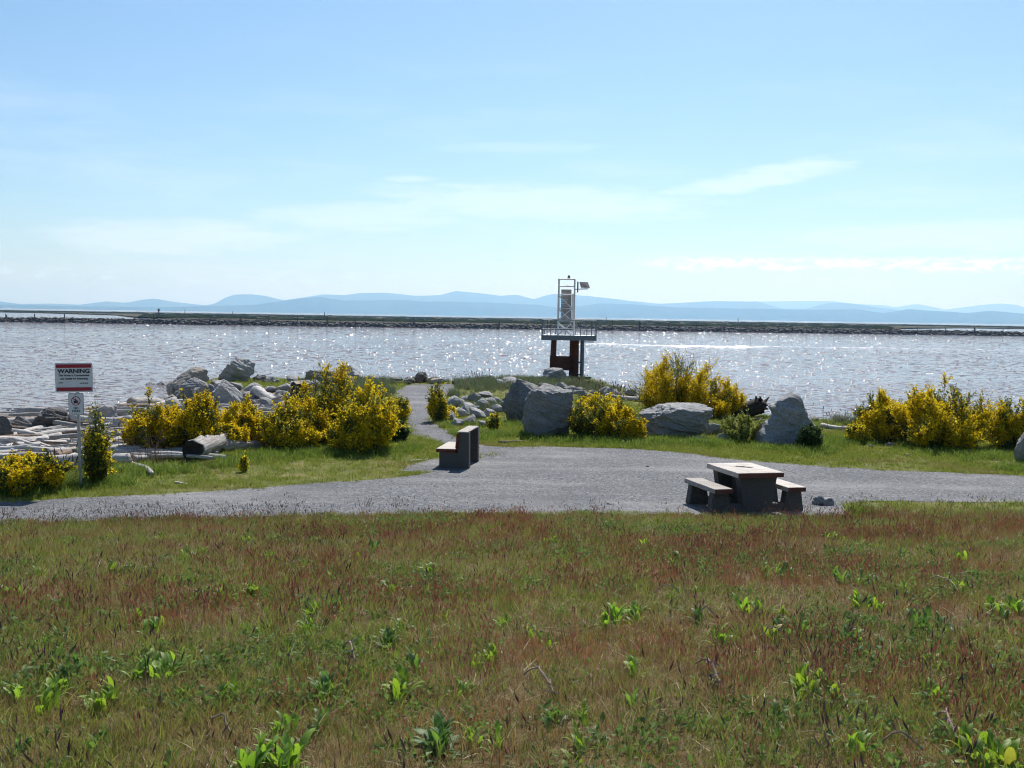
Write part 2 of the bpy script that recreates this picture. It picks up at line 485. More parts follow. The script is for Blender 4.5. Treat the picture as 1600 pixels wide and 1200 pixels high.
def rock_mat(name, base, dark, warm, scale=1.0):
    m, t = new_mat(name); tc = t.add('ShaderNodeTexCoord').outputs['Object']
    oi = t.add('ShaderNodeObjectInfo')
    off = t.add('ShaderNodeVectorMath', {'operation': 'ADD'}, i0=tc, i1=oi.outputs['Location']).outputs[0]
    n1 = t.noise(off, 1.6 * scale, 6, 0.62); n2 = t.noise(off, 14 * scale, 6, 0.7); n3 = t.noise(t.stretch(off, (1, 1, 3.5), (0.5, 0.3, 0)), 2.2 * scale, 6, 0.6, 0.8)
    c = t.mix(t.mapr(n1, 0.35, 0.68), base, warm)
    c = t.mix(t.mapr(n2, 0.45, 0.72, 0, 0.7), c, dark)
    crack = t.mapr(t.math('ABSOLUTE', t.math('SUBTRACT', n3, 0.5)), 0.0, 0.016, 0.7, 0.0)
    c = t.mix(crack, c, dark)
    c = t.mix(t.mapr(t.noise(off, 3.1 * scale, 5, 0.7), 0.56, 0.66, 0, 0.45), c, (0.20, 0.17, 0.11))
    val = t.mapr(oi.outputs['Random'], 0, 1, 0.72, 1.18)
    c = t.mix(1.0, c, t.add('ShaderNodeCombineColor', Red=val, Green=val, Blue=val), 'MULTIPLY')
    hh = t.math('ADD', t.math('MULTIPLY', n2, 0.35), t.math('ADD', t.math('MULTIPLY', n3, 0.7), t.math('MULTIPLY', crack, -0.35)))
    b = t.add('ShaderNodeBsdfPrincipled', Base_Color=c, Roughness=0.85, Normal=bump(t, hh, 0.7, 0.05))
    b.inputs['Specular IOR Level'].default_value = 0.25
    finish(t, b); return m


def wood_mat(name, light, darkc, end=False):
    m, t = new_mat(name); tc = t.add('ShaderNodeTexCoord').outputs['Object']
    oi = t.add('ShaderNodeObjectInfo')
    off = t.add('ShaderNodeVectorMath', {'operation': 'ADD'}, i0=tc, i1=oi.outputs['Location']).outputs[0]
    s = t.stretch(off, (1.2, 22, 22)); n1 = t.noise(s, 1.0, 5, 0.62, 0.3); n2 = t.noise(off, 3.0, 5, 0.6)
    c = t.mix(t.mapr(n1, 0.38, 0.66), darkc, light)
    c = t.mix(t.mapr(n2, 0.48, 0.7, 0, 0.6), c, tuple(0.75 * a + 0.25 * b for a, b in zip(darkc, (0.25, 0.2, 0.15))))
    val = t.mapr(oi.outputs['Random'], 0, 1, 0.68, 1.15)
    c = t.mix(1.0, c, t.add('ShaderNodeCombineColor', Red=val, Green=val, Blue=val), 'MULTIPLY')
    b = t.add('ShaderNodeBsdfPrincipled', Base_Color=c, Roughness=0.85, Normal=bump(t, n1, 1.0, 0.03))
    b.inputs['Specular IOR Level'].default_value = 0.2
    finish(t, b); return m


M_GROUND = ground_mat(); M_GRAVEL = gravel_mat(); M_WATER = water_mat(); M_WAKE = wake_mat()
M_ROCK = rock_mat('granite', (0.31, 0.31, 0.305), (0.17, 0.17, 0.175), (0.39, 0.378, 0.36))
M_ROCKG = rock_mat('dark_granite', (0.235, 0.24, 0.245), (0.125, 0.128, 0.135), (0.31, 0.30, 0.285))
M_ROCKD = rock_mat('wet_rock', (0.13, 0.125, 0.125), (0.055, 0.055, 0.06), (0.17, 0.15, 0.13))
M_ROCKB = rock_mat('brown_rock', (0.33, 0.29, 0.24), (0.14, 0.12, 0.10), (0.40, 0.36, 0.31))
M_DRIFT = wood_mat('driftwood', (0.66, 0.63, 0.59), (0.33, 0.30, 0.27))
M_DRIFTB = wood_mat('brown_driftwood', (0.36, 0.27, 0.20), (0.16, 0.11, 0.08))
M_DARKW = wood_mat('dark_wood', (0.085, 0.07, 0.06), (0.03, 0.025, 0.022))
M_PLANK = wood_mat('painted_plank', (0.60, 0.56, 0.51), (0.42, 0.37, 0.32))
M_REDW = wood_mat('stained_wood', (0.24, 0.085, 0.045), (0.12, 0.045, 0.028))
M_CONC = simple('aggregate_concrete', (0.098, 0.090, 0.080), 0.95, 0, 0.45, 45, 0.012)

# ------------------------------------------------------------------ setting: land, gravel, water
xs = np.unique(np.concatenate([np.linspace(-420, -50, 12), np.linspace(-50, -22, 30), np.arange(-22, 24.01, 0.4), np.linspace(24, 50, 28), np.linspace(50, 420, 12)]))
ys = np.unique(np.concatenate([np.linspace(-300, -10, 12), np.arange(-10, 4, 1.0), np.arange(4, 80.01, 0.4)]))
gx, gy = np.meshgrid(xs, ys); gz = hgt(gx, gy)
nx, ny = len(xs), len(ys)
V = np.stack([gx.ravel(), gy.ravel(), gz.ravel()], 1)
ii = (np.arange(ny - 1)[:, None] * nx + np.arange(nx - 1)[None, :]).ravel()
me = np_mesh('ground', V, np.stack([ii, ii + 1, ii + 1 + nx, ii + nx], 1), True)
dl = land_d(gx.ravel(), gy.ravel())
attr(me, 'beach', sst(-0.8, 0.6, dl + (fbm(gx.ravel() * 0.8, gy.ravel() * 0.8) - 0.5) * 2.2))
attr(me, 'meadow', sst(-0.6, 0.5, edge_y(gx.ravel()) - gy.ravel()))
tag(link('ground', me, M_GROUND), 'low grassy point with meadow and driftwood beach', 'ground', kind='structure')

b = bmesh.new()
fv = [b.verts.new((q[0], q[1], 0.0)) for q in GPOLY]
f = b.faces.new(fv); bmesh.ops.triangulate(b, faces=[f])
for v in b.verts: v.co.z = 0.008
me = bpy.data.meshes.new('gravel_path'); b.to_mesh(me); b.free()
tag(link('gravel_path', me, M_GRAVEL), 'grey gravel path and clearing along the shore', 'path', kind='structure')

me = np_mesh('water', [(-55000, -2000, WATER_Z), (55000, -2000, WATER_Z), (55000, 55000, WATER_Z), (-55000, 55000, WATER_Z)], np.array([[0, 1, 2, 3]]))
tag(link('water', me, M_WATER), 'silty grey river water glittering in the sun', 'water', kind='structure')


def ridge_wave(a, b, width, height, seed, n=260):
    """one long low wave running from a to b on the water"""
    a, b = Vector(a), Vector(b); d = (b - a); L = d.length; d.normalize(); nn = Vector((-d.y, d.x, 0))
    prof = [(-1, -0.03), (-0.62, 0.18), (-0.3, 0.72), (0, 1), (0.34, 0.62), (0.7, 0.16), (1, -0.03)]
    V = []; rs = np.random.default_rng(seed)
    for i in range(n):
        s = i / (n - 1) * L
        k = min(1, i / 14, (n - 1 - i) / 25) * max(0.0, 3.2 * float(fbm(s * 0.11 + seed * 9.7, seed * 3.1, 4)) - 1.25)
        off = (float(fbm(s * 0.03 + seed, 4.4 + seed, 3)) - 0.5) * 3.0
        for u, z in prof:
            p = a + d * s + nn * (u * width + off)
            V.append((p.x, p.y, WATER_Z + z * height * max(k, 0.0) + (0.02 if -1 < u < 1 else 0)))
    m = len(prof); ii = (np.arange(n - 1)[:, None] * m + np.arange(m - 1)[None, :]).ravel()
    return np.array(V), np.stack([ii, ii + 1, ii + 1 + m, ii + m], 1)


Vs, Fs, o = [], [], 0
WK = []
for j in range(9): WK.append((916 + 12 * j, 536.9 + 0.42 * j, 1120 + 9 * j, 540.2 + 0.42 * j, 0.40, 0.10, 1 + j))
for j in range(7): WK.append((1105 + 40 * j, 540.2 + 0.55 * j, 1400 + 45 * j, 544.0 + 0.7 * j, 0.40, 0.09, 20 + j))
for (x0, y0, x1, y1, wd, ht, sd) in WK:
    v, f = ridge_wave(P(x0, y0, WATER_Z), P(x1, y1, WATER_Z), wd, ht, sd)
    Vs.append(v); Fs.append(f + o); o += len(v)
tag(link('water_wake', np_mesh('water_wake', np.concatenate(Vs), np.concatenate(Fs), True), M_WAKE), 'glinting line of boat wake crossing the water', 'wake', kind='structure')

# ---- far shore: rock training wall, marsh, posts
M_MARSH, t = new_mat('marsh')
pos = t.add('ShaderNodeNewGeometry').outputs['Position']
n = t.noise(t.stretch(pos, (0.02, 0.004, 1)), 1.0, 5, 0.65); n2 = t.noise(t.stretch(pos, (0.12, 0.02, 1)), 1.0, 4, 0.6)
c = t.ramp(n, [(0.3, (0.05, 0.055, 0.035)), (0.48, (0.085, 0.085, 0.056)), (0.58, (0.13, 0.115, 0.09)), (0.72, (0.22, 0.19, 0.16))])
c = t.mix(t.mapr(n2, 0.45, 0.7, 0, 0.6), c, (0.03, 0.033, 0.018))
finish(t, t.add('ShaderNodeBsdfDiffuse', Color=c))
M_JETTY = rock_mat('jetty_rock', (0.095, 0.09, 0.085), (0.04, 0.04, 0.04), (0.14, 0.13, 0.115), 0.3)
M_PILE = simple('weathered_pile', (0.11, 0.095, 0.085), 0.9, 0, 0.3, 3)


def far_pt(px, dy, z=WATER_Z):
    """a point whose line of sight to the plane z lies dy rows under the horizon"""
    return P(px, HZ0 + HZS * px + dy, z)


JA, JB = P(-120, 501.4, WATER_Z), P(1720, 527.0, WATER_Z)
jd = (JB - JA).normalized(); jn = Vector((-jd.y, jd.x, 0)); JL = (JB - JA).length

# low body of the wall
nS = 240; prof = [(-1.6, -1.0), (0.6, 0.9), (1.6, 1.55), (3.4, 1.65), (5.5, 0.7), (8.0, -1.0)]
V = []
for i in range(nS):
    s = i / (nS - 1) * JL
    for u, z in prof:
        p = JA + jd * s + jn * (u + (fbm(s * 0.15, u * 2.0, 3) - 0.5) * 1.2)
        V.append((p.x, p.y, WATER_Z + z * (0.85 + 0.45 * (float(fbm(s * 0.07, u * 0.4 + 9, 4)) - 0.3))))
m_ = len(prof); ii = (np.arange(nS - 1)[:, None] * m_ + np.arange(m_ - 1)[None, :]).ravel()
jetty = empty('rock_jetty', (JA + JB) / 2)
tag(jetty, 'long low rock training wall across the river', 'jetty')
jc = (JA + JB) / 2


def rel(V, c): return np.asarray(V, float) - np.array(c[:])


link('core', np_mesh('core', rel(V, jc), np.stack([ii, ii + 1, ii + 1 + m_, ii + m_], 1)), M_JETTY, jetty)

ico = bmesh.new(); bmesh.ops.create_icosphere(ico, subdivisions=1, radius=1.0)
IV1 = np.array([v.co[:] for v in ico.verts]); IF1 = np.array([[v.index for v in f.verts] for f in ico.faces]); ico.free()


def scatter_lumps(n, fn, seed):
    rs = np.random.default_rng(seed); Vs, Fs = [], []
    for i in range(n):
        p, s = fn(rs)
        jit = 1 + (rs.random((len(IV1), 1)) - 0.5) * 0.6
        Vs.append(IV1 * jit * s + p); Fs.append(IF1 + i * len(IV1))
    return np.concatenate(Vs), np.concatenate(Fs)


def jr(rs):
    s = rs.random() * JL; u = rs.random() ** 0.8 * 3.4 - 1.2; zz = np.interp(u, [q[0] for q in prof], [q[1] for q in prof])
    p = JA + jd * s + jn * u; r = 0.35 + 0.6 * rs.random() ** 2
    return np.array([p.x - jc.x, p.y - jc.y, WATER_Z - jc.z + zz + 0.1]), np.array([r * 1.3, r, r * 0.8])


v, f = scatter_lumps(2600, jr, 3)
tag(link('stones', np_mesh('stones', v, f), M_JETTY, jetty), kind='stuff')
M_SCRUB = leafy('far_scrub', [(0.1, (0.028, 0.036, 0.018)), (0.6, (0.055, 0.062, 0.034)), (1.0, (0.11, 0.10, 0.07))], 0.1)


def js(rs):
    s = rs.random() * JL; u = 2.2 + rs.random() * 2.4; p = JA + jd * s + jn * u; k = float(fbm(s * 0.02, 3.3, 3))
    r = (0.25 + 0.5 * rs.random()) * (0.4 + 1.2 * max(0, k - 0.25))
    return np.array([p.x - jc.x, p.y - jc.y, WATER_Z - jc.z + 1.6]), np.array([r * 2.2, r, r])


v, f = scatter_lumps(1300, js, 4)
ob = link('scrub', np_mesh('scrub', v, f), M_SCRUB, jetty); tag(ob, kind='stuff')

# low stakes along the foot of the wall, too many and too small to pick apart
mb = MB()
for i in range(int(JL / 3.2)):
    p = JA + jd * (i * 3.2 + rng.random()) + jn * (-2.0) - jc
    mb.bar((p.x, p.y, WATER_Z - jc.z - 0.5), (p.x, p.y, WATER_Z - jc.z + 0.45 + 0.35 * rng.random()), 0.16, 5)
tag(mb.build('stakes', M_PILE, jetty), kind='stuff')

# marsh flats behind
def flat(name, pts, z, label, mat_, cat):
    dn = []
    for i, a in enumerate(pts):
        b2 = pts[(i + 1) % len(pts)]
        for k in range(10):
            q = Vector(a).lerp(Vector(b2), k / 10); dn.append((q.x, q.y, z))
    me = bpy.data.meshes.new(name); b = bmesh.new(); ff = b.faces.new([b.verts.new(q) for q in dn])
    bmesh.ops.triangulate(b, faces=[ff]); bmesh.ops.recalc_face_normals(b, faces=b.faces)
    if b.faces[:][0].normal.z < 0: bmesh.ops.reverse_faces(b, faces=b.faces)
    b.to_mesh(me); b.free()
    return tag(link(name, me, mat_), label, cat, kind='structure')


mz = WATER_Z + 0.7
flat('marsh_ground', [far_pt(-200, 5.6, mz), far_pt(60, 6.4, mz), far_pt(180, 7.8, mz), far_pt(215, 11.0, mz), far_pt(330, 13.5, mz), far_pt(1390, 13.0, mz), far_pt(1410, 9.4, mz), far_pt(1500, 7.2, mz), far_pt(1800, 6.6, mz),
                      far_pt(1800, 3.6, mz), far_pt(1400, 3.4, mz), far_pt(1000, 3.4, mz), far_pt(600, 3.6, mz), far_pt(250, 3.2, mz), far_pt(-200, 3.2, mz)], mz, 'flat green marsh beyond the rock wall', M_MARSH, 'marsh')


def ms(rs):
    px = rs.random() * 1900 - 150; dy = 3.7 + rs.random() * 8.0
    if dy > 6.0 and (px < 225 or px > 1390): dy = 3.8 + rs.random() * 2.0
    p = far_pt(px, dy, mz); k = float(fbm(p.x * 0.01, p.y * 0.003, 3))
    r = (0.5 + 1.0 * rs.random()) * (0.5 + k)
    return np.array([p.x, p.y, mz]), np.array([r * 6, r * 3, r * 0.75])


v, f = scatter_lumps(2600, ms, 6)
tag(link('marsh_vegetation', np_mesh('marsh_vegetation', v, f), M_SCRUB), 'sedge and low scrub covering the far marsh', 'marsh plants', kind='stuff')
M_SAND = simple('pale_drift', (0.17, 0.155, 0.135), 0.95, 0, 0.2, 0.05, 0, 0.0)
for (xa, da, xb, db_) in [(990, 12.6, 1395, 11.8), (250, 12.8, 420, 13.2)]:
    a, b2 = far_pt(xa, da, mz + 0.35), far_pt(xb, db_, mz + 0.35)
    mb = MB(); nn = 26
    for k in range(nn):
        q = a.lerp(b2, k / nn); r_ = a.lerp(b2, (k + 0.9) / nn)
        mb.bar(q, r_ + Vector((0, rng.random() * 3, 0)), 0.22 + 0.2 * rng.random(), 6)
    tag(mb.build('drift_line', M_SAND), 'pale line of stranded drift wood on the marsh, ' + ('by the beacon side' if xa > 900 else 'beyond the warning sign'), 'drift line', kind='stuff')

# posts along the wall
POSTS = [8, 53, 100, 239, 284, 328, 375, 420, 465, 511, 556, 600, 646, 691, 735, 780, 824, 958, 1000, 1046, 1089, 1132, 1175, 1219, 1239, 1262, 1305, 1392, 1436, 1480, 1525, 1570]
for i, px in enumerate(POSTS):
    d = ray(px, 505); n2 = Vector((0, 0, 1)).cross(jd); dd = JA - Vector((0, 0, JA.z))
    tt = dd.dot(n2) / Vector((d.x, d.y, 0)).dot(n2); q = Vector((d.x * tt, d.y * tt, WATER_Z)) + jn * 1.0
    hh = 2.5 + 1.3 * rng.random()
    if px in (1239, 1262): hh = 2.6
    mb = MB().bar((0, 0, -0.6), ((rng.random() - 0.5) * 0.2, 0, hh), 0.24, 7, 0.19)
    if i % 3 == 0: mb.bar((0.42, 0.2, -0.6), (0.36, 0.1, hh * 0.8), 0.2, 7, 0.16)
    tag(mb.build('wooden_post', M_PILE, None, (q.x, q.y, WATER_Z + 0.6)), 'small dark post standing along the far rock wall', 'post', 'posts along the rock wall')
for px, top, wd, lab in [(248, 482.0, 0.5, 'pale marker post on the marsh, thickest and tallest of those behind the far wall'), (289, 483.5, 0.28, None), (363, 486.5, 0.28, None), (507, 487.5, 0.3, None),
                         (947, 495.5, 0.25, None), (1153, 497.0, 0.3, None), (1360, 507.5, 0.3, None)]:
    q = far_pt(px, 10.5, mz); zt = H + ray(px, top).z / math.hypot(ray(px, top).x, ray(px, top).y) * math.hypot(q.x, q.y)
    mb = MB().bar((0, 0, -0.5), (0, 0, zt - mz), wd, 7, wd * 0.8)
    if px == 248: mb.box((0, 0, (zt - mz) * 0.8), (wd * 3.0, wd * 1.2, (zt - mz) * 0.22))
    tag(mb.build('marker_post', M_PILE, None, (q.x, q.y, mz)), lab or 'thin tall marker post standing on the far marsh behind the wall', 'post', 'marker posts on the marsh')

# ---- mountains
M_HILL, t = new_mat('forested_hill')
pos = t.add('ShaderNodeNewGeometry').outputs['Position']
n = t.noise(t.stretch(pos, (0.0009, 0.0009, 0.003)), 1.0, 6, 0.65)
finish(t, t.add('ShaderNodeBsdfDiffuse', Color=t.mix(t.mapr(n, 0.35, 0.7), (0.03, 0.05, 0.04), (0.065, 0.085, 0.055))))


def mountains(name, prof, D, label, depth=4500):
    px = np.arange(-150, 1751, 3.0); pys = np.interp(px, [p[0] for p in prof], [p[1] for p in prof])
    k = np.array([0.25, 0.5, 0.25]); pys = np.convolve(np.pad(pys, 1, 'edge'), k, 'valid')
    V = []; rows = [(-0.55, 0.0), (-0.42, 0.22), (-0.28, 0.5), (-0.13, 0.8), (0.0, 1.0), (0.25, 0.7), (0.6, 0.25), (1.0, 0.0)]
    for x, y in zip(px, pys):
        d = ray(x, y); hd = math.hypot(d.x, d.y); dirx = Vector((d.x / hd, d.y / hd, 0)); top = H + d.z / hd * D
        top = max(top, WATER_Z + 8)
        j = (float(fbm(x * 0.11, D * 0.001, 4)) - 0.5)
        for u, z in rows:
            rr = D + u * depth + (float(fbm(x * 0.05, u * 3 + D, 3)) - 0.5) * depth * 0.25 * (1 - z)
            zz = z * (1 if z in (0, 1) else 1 + 0.35 * (float(fbm(x * 0.09, u * 5 + D * 0.7, 4)) - 0.5))
            V.append((dirx.x * rr, dirx.y * rr, WATER_Z - 0.5 + (top - WATER_Z) * zz + (j * 12 if z == 1 else 0)))
    m = len(rows); n = len(px); ii = (np.arange(n - 1)[:, None] * m + np.arange(m - 1)[None, :]).ravel()
    return tag(link(name, np_mesh(name, V, np.stack([ii, ii + m, ii + 1 + m, ii + 1], 1), True), M_HILL), label, 'mountains', kind='structure')


NEARM = [(-150, 476), (0, 476), (250, 480), (400, 476), (470, 466), (500, 464), (538, 469.5), (600, 469), (640, 469), (660, 471), (712, 471), (775, 473), (838, 476), (870, 480), (900, 479), (937, 474), (982, 475), (1050, 480), (1100, 481), (1150, 482), (1200, 483),
         (1262, 484), (1337, 483), (1380, 489), (1420, 483), (1462, 485.5), (1512, 489), (1545, 485.5), (1600, 490), (1750, 488)]
MIDM = [(-150, 468), (-60, 466), (0, 470.6), (31, 475), (78, 474), (125, 476), (166, 470.6), (194, 473), (240, 466), (275, 472), (322, 477), (337, 474), (352, 465), (366, 460), (400, 460), (420, 463.5), (444, 469), (484, 463), (500, 461), (540, 461), (560, 458), (600, 457), (650, 462), (687, 461),
        (712, 454.5), (750, 458), (782, 462), (808, 460.5), (835, 467.5), (850, 462), (865, 459), (900, 461), (945, 465), (982, 470), (1032, 474.5), (1115, 470.5), (1150, 471), (1187, 471), (1200, 476), (1222, 482), (1262, 482), (1280, 476), (1300, 472.5), (1337, 475), (1375, 481), (1405, 484), (1600, 494), (1750, 494)]
FARM = [(-150, 480), (380, 478), (480, 468), (500, 459.5), (540, 461), (600, 464), (700, 470), (900, 478), (1150, 478), (1190, 471), (1230, 470.5), (1282, 470), (1307, 471), (1340, 475), (1380, 477), (1400, 480), (1432, 475), (1462, 480), (1475, 484), (1525, 477.5), (1562, 474), (1587, 476), (1600, 480), (1680, 474), (1750, 478)]
mountains('hills_near', NEARM, 21000, 'lowest blue ridge of islands along the horizon', 3500)
mountains('hills_middle', MIDM, 29000, 'rolling blue mountain ridge on the horizon')
mountains('hills_far', FARM, 41000, 'palest distant mountain ridge fading into haze')

# ---- the air
hzm, t = new_mat('haze')
vol = t.add('ShaderNodeVolumePrincipled', Color=(0.31, 0.60, 1.0, 1), Density=6.4e-5, Anisotropy=0.42)
vol.inputs['Absorption Color'].default_value = (0.72, 0.72, 1, 1)
for i_ in vol.inputs:
    if i_.type == 'STRING': i_.default_value = ''
hzm.cycles.homogeneous_volume = True
o = t.add('ShaderNodeOutputMaterial'); t.l.new(vol.outputs[0], o.inputs['Volume'])
mb = MB().box((0, 26500, 345.0), (125000, 64000, 700))
hz_ob = mb.build('haze', hzm)
tag(hz_ob, 'thin sea haze over the strait', 'haze', kind='stuff')

# ------------------------------------------------------------------ stones
def ico_pts(sub):
    b = bmesh.new(); bmesh.ops.create_icosphere(b, subdivisions=sub, radius=1.0)
    V = np.array([v.co[:] for v in b.verts]); Fc = np.array([[v.index for v in f.verts] for f in b.faces]); b.free()
    return V / np.linalg.norm(V, axis=1, keepdims=True), Fc


ICO = {k: ico_pts(k) for k in (2, 3, 4, 5)}


def noise3(p, sc_):
    return (vnoise(p[:, 0] * sc_ + 3.1 * p[:, 2] * sc_, p[:, 1] * sc_ + 7.7) + vnoise(p[:, 1] * sc_ + 2.3, p[:, 2] * sc_ * 1.3 + 1.9 + p[:, 0] * sc_) - 1.0)


def rock_mesh(name, seed, sub=3, planes=13, sharp=24, rough=0.075, extra=None):
    rs = np.random.default_rng(seed); D, Fc = ICO[sub]
    N = rs.normal(size=(planes, 3)); N /= np.linalg.norm(N, axis=1, keepdims=True); dd = 0.62 + 0.38 * rs.random(planes)
    if extra is not None:
        N = np.concatenate([N, np.array([e[:3] for e in extra], float) / np.linalg.norm([e[:3] for e in extra], axis=1, keepdims=True)]); dd = np.concatenate([dd, [e[3] for e in extra]])
    q = np.maximum(D @ N.T, 0) / dd
    r = (np.sum(q ** sharp, 1) + 1e-9) ** (-1 / sharp); r = np.minimum(r, 1.7)
    V = D * r[:, None]
    V = V * (1 + rough * (noise3(V + seed, 2.3) + 0.6 * noise3(V + seed * 2, 5.1) + 0.42 * noise3(V - seed, 11.0)))[:, None]
    lo, hi = V.min(0), V.max(0); V = (V - (lo + hi) / 2) / ((hi - lo) / 2)
    return np_mesh(name, V, Fc)


def rock(name, px, by, wpx, hpx, label, mat_=None, seed=0, sub=3, deep=0.85, mesh=None, rz=0.0, group=None, lift=0.0, tilt=(0, 0), extra=None, sink=0.25, cat='rock', sharp=24, planes=14, dz=0.0):
    p = G(px, by); k = p.y / F; W = wpx * k; Hh = hpx * k
    me = mesh or rock_mesh(name, seed, sub, extra=extra, sharp=sharp * 1.6, planes=planes + 3, rough=0.06 + 0.012 * sub)
    full = Hh * (1 + sink); dp = W * deep
    q = p + Vector((0, dp * 0.42, 0)); zg = min(p.z, hz(q.x, q.y)) if not lift else p.z
    o = link(name, me, mat_ or M_ROCK, None, (q.x, q.y, p.z + Hh - full / 2 + dz), (tilt[0], tilt[1], rz), (W / 2, dp / 2, full / 2))
    return tag(o, label, cat, group)


rock('boulder', 857, 684, 80, 83, 'tall flat-topped grey boulder, the biggest on the grass', M_ROCKG, seed=21, sub=5, deep=0.85, extra=[(0, -1, 0.04, 0.62), (-1, -0.08, 0.02, 0.66), (0.98, -0.3, 0.0, 0.74), (0.06, -0.1, 1, 0.66), (0.75, -0.75, 0.1, 0.86), (0, 1, 0, 0.7)], sharp=60, planes=11, rz=0.06)
rock('boulder', 822, 661, 82, 68, 'rounded grey boulder leaning behind the tall flat-topped one', M_ROCKG, seed=8, sub=5, deep=1.0, extra=[(-0.55, -0.75, 0.45, 0.72), (-0.9, -0.2, 0.35, 0.8)], sharp=18, planes=12)
rock('boulder', 1058, 686, 124, 54, 'long low flat-topped boulder under the tallest yellow bush', M_ROCKG, seed=33, sub=5, deep=0.55, extra=[(0.03, -0.12, 1, 0.62), (0, -1, -0.12, 0.66), (-0.85, -0.6, 0.1, 0.8), (0.8, -0.55, 0.15, 0.8), (0, 1, 0, 0.8), (0.3, -0.3, 0.9, 0.68), (-0.5, -0.2, 0.85, 0.72)], sharp=30, planes=10)


def fused_rock(name, px, by, lumps, label, mat_, voxel=0.045, seed=1):
    """a boulder of several lumps grown into one surface; lumps: (dx, dy, z, rx, ry, rz, seed, tilt)"""
    p = G(px, by); b = bmesh.new()
    for (dx, dy, z, rx, ry, rz_, sd, tl) in lumps:
        me = rock_mesh('lump', sd, 4, planes=11, sharp=14); me.transform(Matrix.Translation((dx, dy, z)) @ Matrix.Rotation(tl, 4, 'Y') @ Matrix.Diagonal((rx, ry, rz_, 1)))
        b.from_mesh(me); bpy.data.meshes.remove(me)
    me = bpy.data.meshes.new(name); b.to_mesh(me); b.free()
    tmp = bpy.data.objects.new('tmp', me); C.objects.link(tmp)
    md = tmp.modifiers.new('r', 'REMESH'); md.mode = 'VOXEL'; md.voxel_size = voxel
    s2 = tmp.modifiers.new('s', 'SMOOTH'); s2.iterations = 2; s2.factor = 0.5
    dg = bpy.context.evaluated_depsgraph_get(); out = bpy.data.meshes.new_from_object(tmp.evaluated_get(dg)); out.name = name
    bpy.data.objects.remove(tmp); bpy.data.meshes.remove(me)
    V = np.empty(len(out.vertices) * 3, np.float32); out.vertices.foreach_get('co', V); V = V.reshape(-1, 3)
    V = V + 0.035 * noise3(V.astype(float) + seed, 3.0)[:, None] * np.array([1, 1, 0.8]) + 0.02 * noise3(V.astype(float) - seed, 8.0)[:, None]
    out.vertices.foreach_set('co', V.astype(np.float32).ravel()); out.update()
    out.polygons.foreach_set('use_smooth', np.zeros(len(out.polygons), bool))
    return tag(link(name, out, mat_, None, p), label, 'rock')


def outline_rock(name, px, by, pts, depth, label, mat_, seed):
    """boulder whose front silhouette follows pts (metres, x and z from its foot), rounded off in depth"""
    p = G(px, by); D, Fc = ICO[5]; cx, cz = 0.0, 0.55
    P2 = np.array(pts, float) - np.array([cx, cz]); th = np.arctan2(P2[:, 1], P2[:, 0]); r = np.hypot(P2[:, 0], P2[:, 1]); o_ = np.argsort(th); th, r = th[o_], r[o_]
    th = np.concatenate([th - 2 * np.pi, th, th + 2 * np.pi]); r = np.concatenate([r, r, r])
    t_ = np.arctan2(D[:, 2], D[:, 0]); rr = np.interp(t_, th, r); fl = np.clip(1 - np.abs(D[:, 1]) ** 3.2, 0, 1) ** 0.55
    hx = np.hypot(D[:, 0], D[:, 2]) + 1e-6
    V = np.stack([D[:, 0] / hx * rr * fl + cx, np.sign(D[:, 1]) * np.abs(D[:, 1]) ** 0.75 * depth * (0.75 + 0.35 * rr / r.max()), D[:, 2] / hx * rr * fl + cz], 1)
    nz_ = noise3(V + seed, 1.7) + 0.6 * noise3(V - seed, 3.9) + 0.3 * noise3(V + 2 * seed, 9.0)
    V = V + (V - np.array([cx, 0, cz])) * 0.09 * nz_[:, None]; V[:, 1] += depth * 0.8
    V[:, 1] += 0.16 * noise3(V * np.array([1, 1, 1.4]) + seed * 3, 1.3)
    return tag(link(name, np_mesh(name, V, Fc), mat_, None, p), label, 'rock')


outline_rock('boulder', 1240, 698, [(-0.96, 0.0), (-0.95, 0.2), (-0.76, 0.62), (-0.62, 0.72), (-0.50, 0.92), (-0.60, 1.10), (-0.42, 1.28), (-0.22, 1.44), (0.0, 1.54), (0.20, 1.47), (0.34, 1.15), (0.46, 0.88), (0.66, 0.66), (0.86, 0.36), (0.92, 0.0), (0.6, -0.3), (-0.6, -0.3)], 0.55, 'notched upright boulder with a knob on top, beside dark green tuft', M_ROCKG, 4)
fused_rock('small_boulder', 1287, 790, [(-0.08, 0.12, 0.06, 0.12, 0.13, 0.13, 47, 0), (0.09, 0.12, 0.04, 0.15, 0.14, 0.11, 48, 0)], 'small lumpy grey stone on the gravel beside the picnic table', M_ROCK, 0.02, 6)
rock('small_boulder', 1118, 681, 34, 19, 'rounded stone leaning on the end of the long low boulder', seed=51, sub=4, sharp=8, tilt=(0, 0.3))
rock('small_boulder', 1136, 691, 28, 13, 'low rounded stone in weeds in front of the long boulder', seed=52, sub=4, sharp=8)
rock('small_boulder', 1094, 690, 17, 9, 'smallest stone in weeds before the long low boulder', seed=53, sharp=8)
rock('boulder', 1600, 722, 26, 50, 'grey boulder cut off by the picture edge beside yellow bush', seed=54, sub=4)
rock('boulder', 868, 597, 40, 22, 'pale flat-topped rock at the foot of the light beacon', seed=55, sub=4, extra=[(0, -0.1, 1, 0.6)])
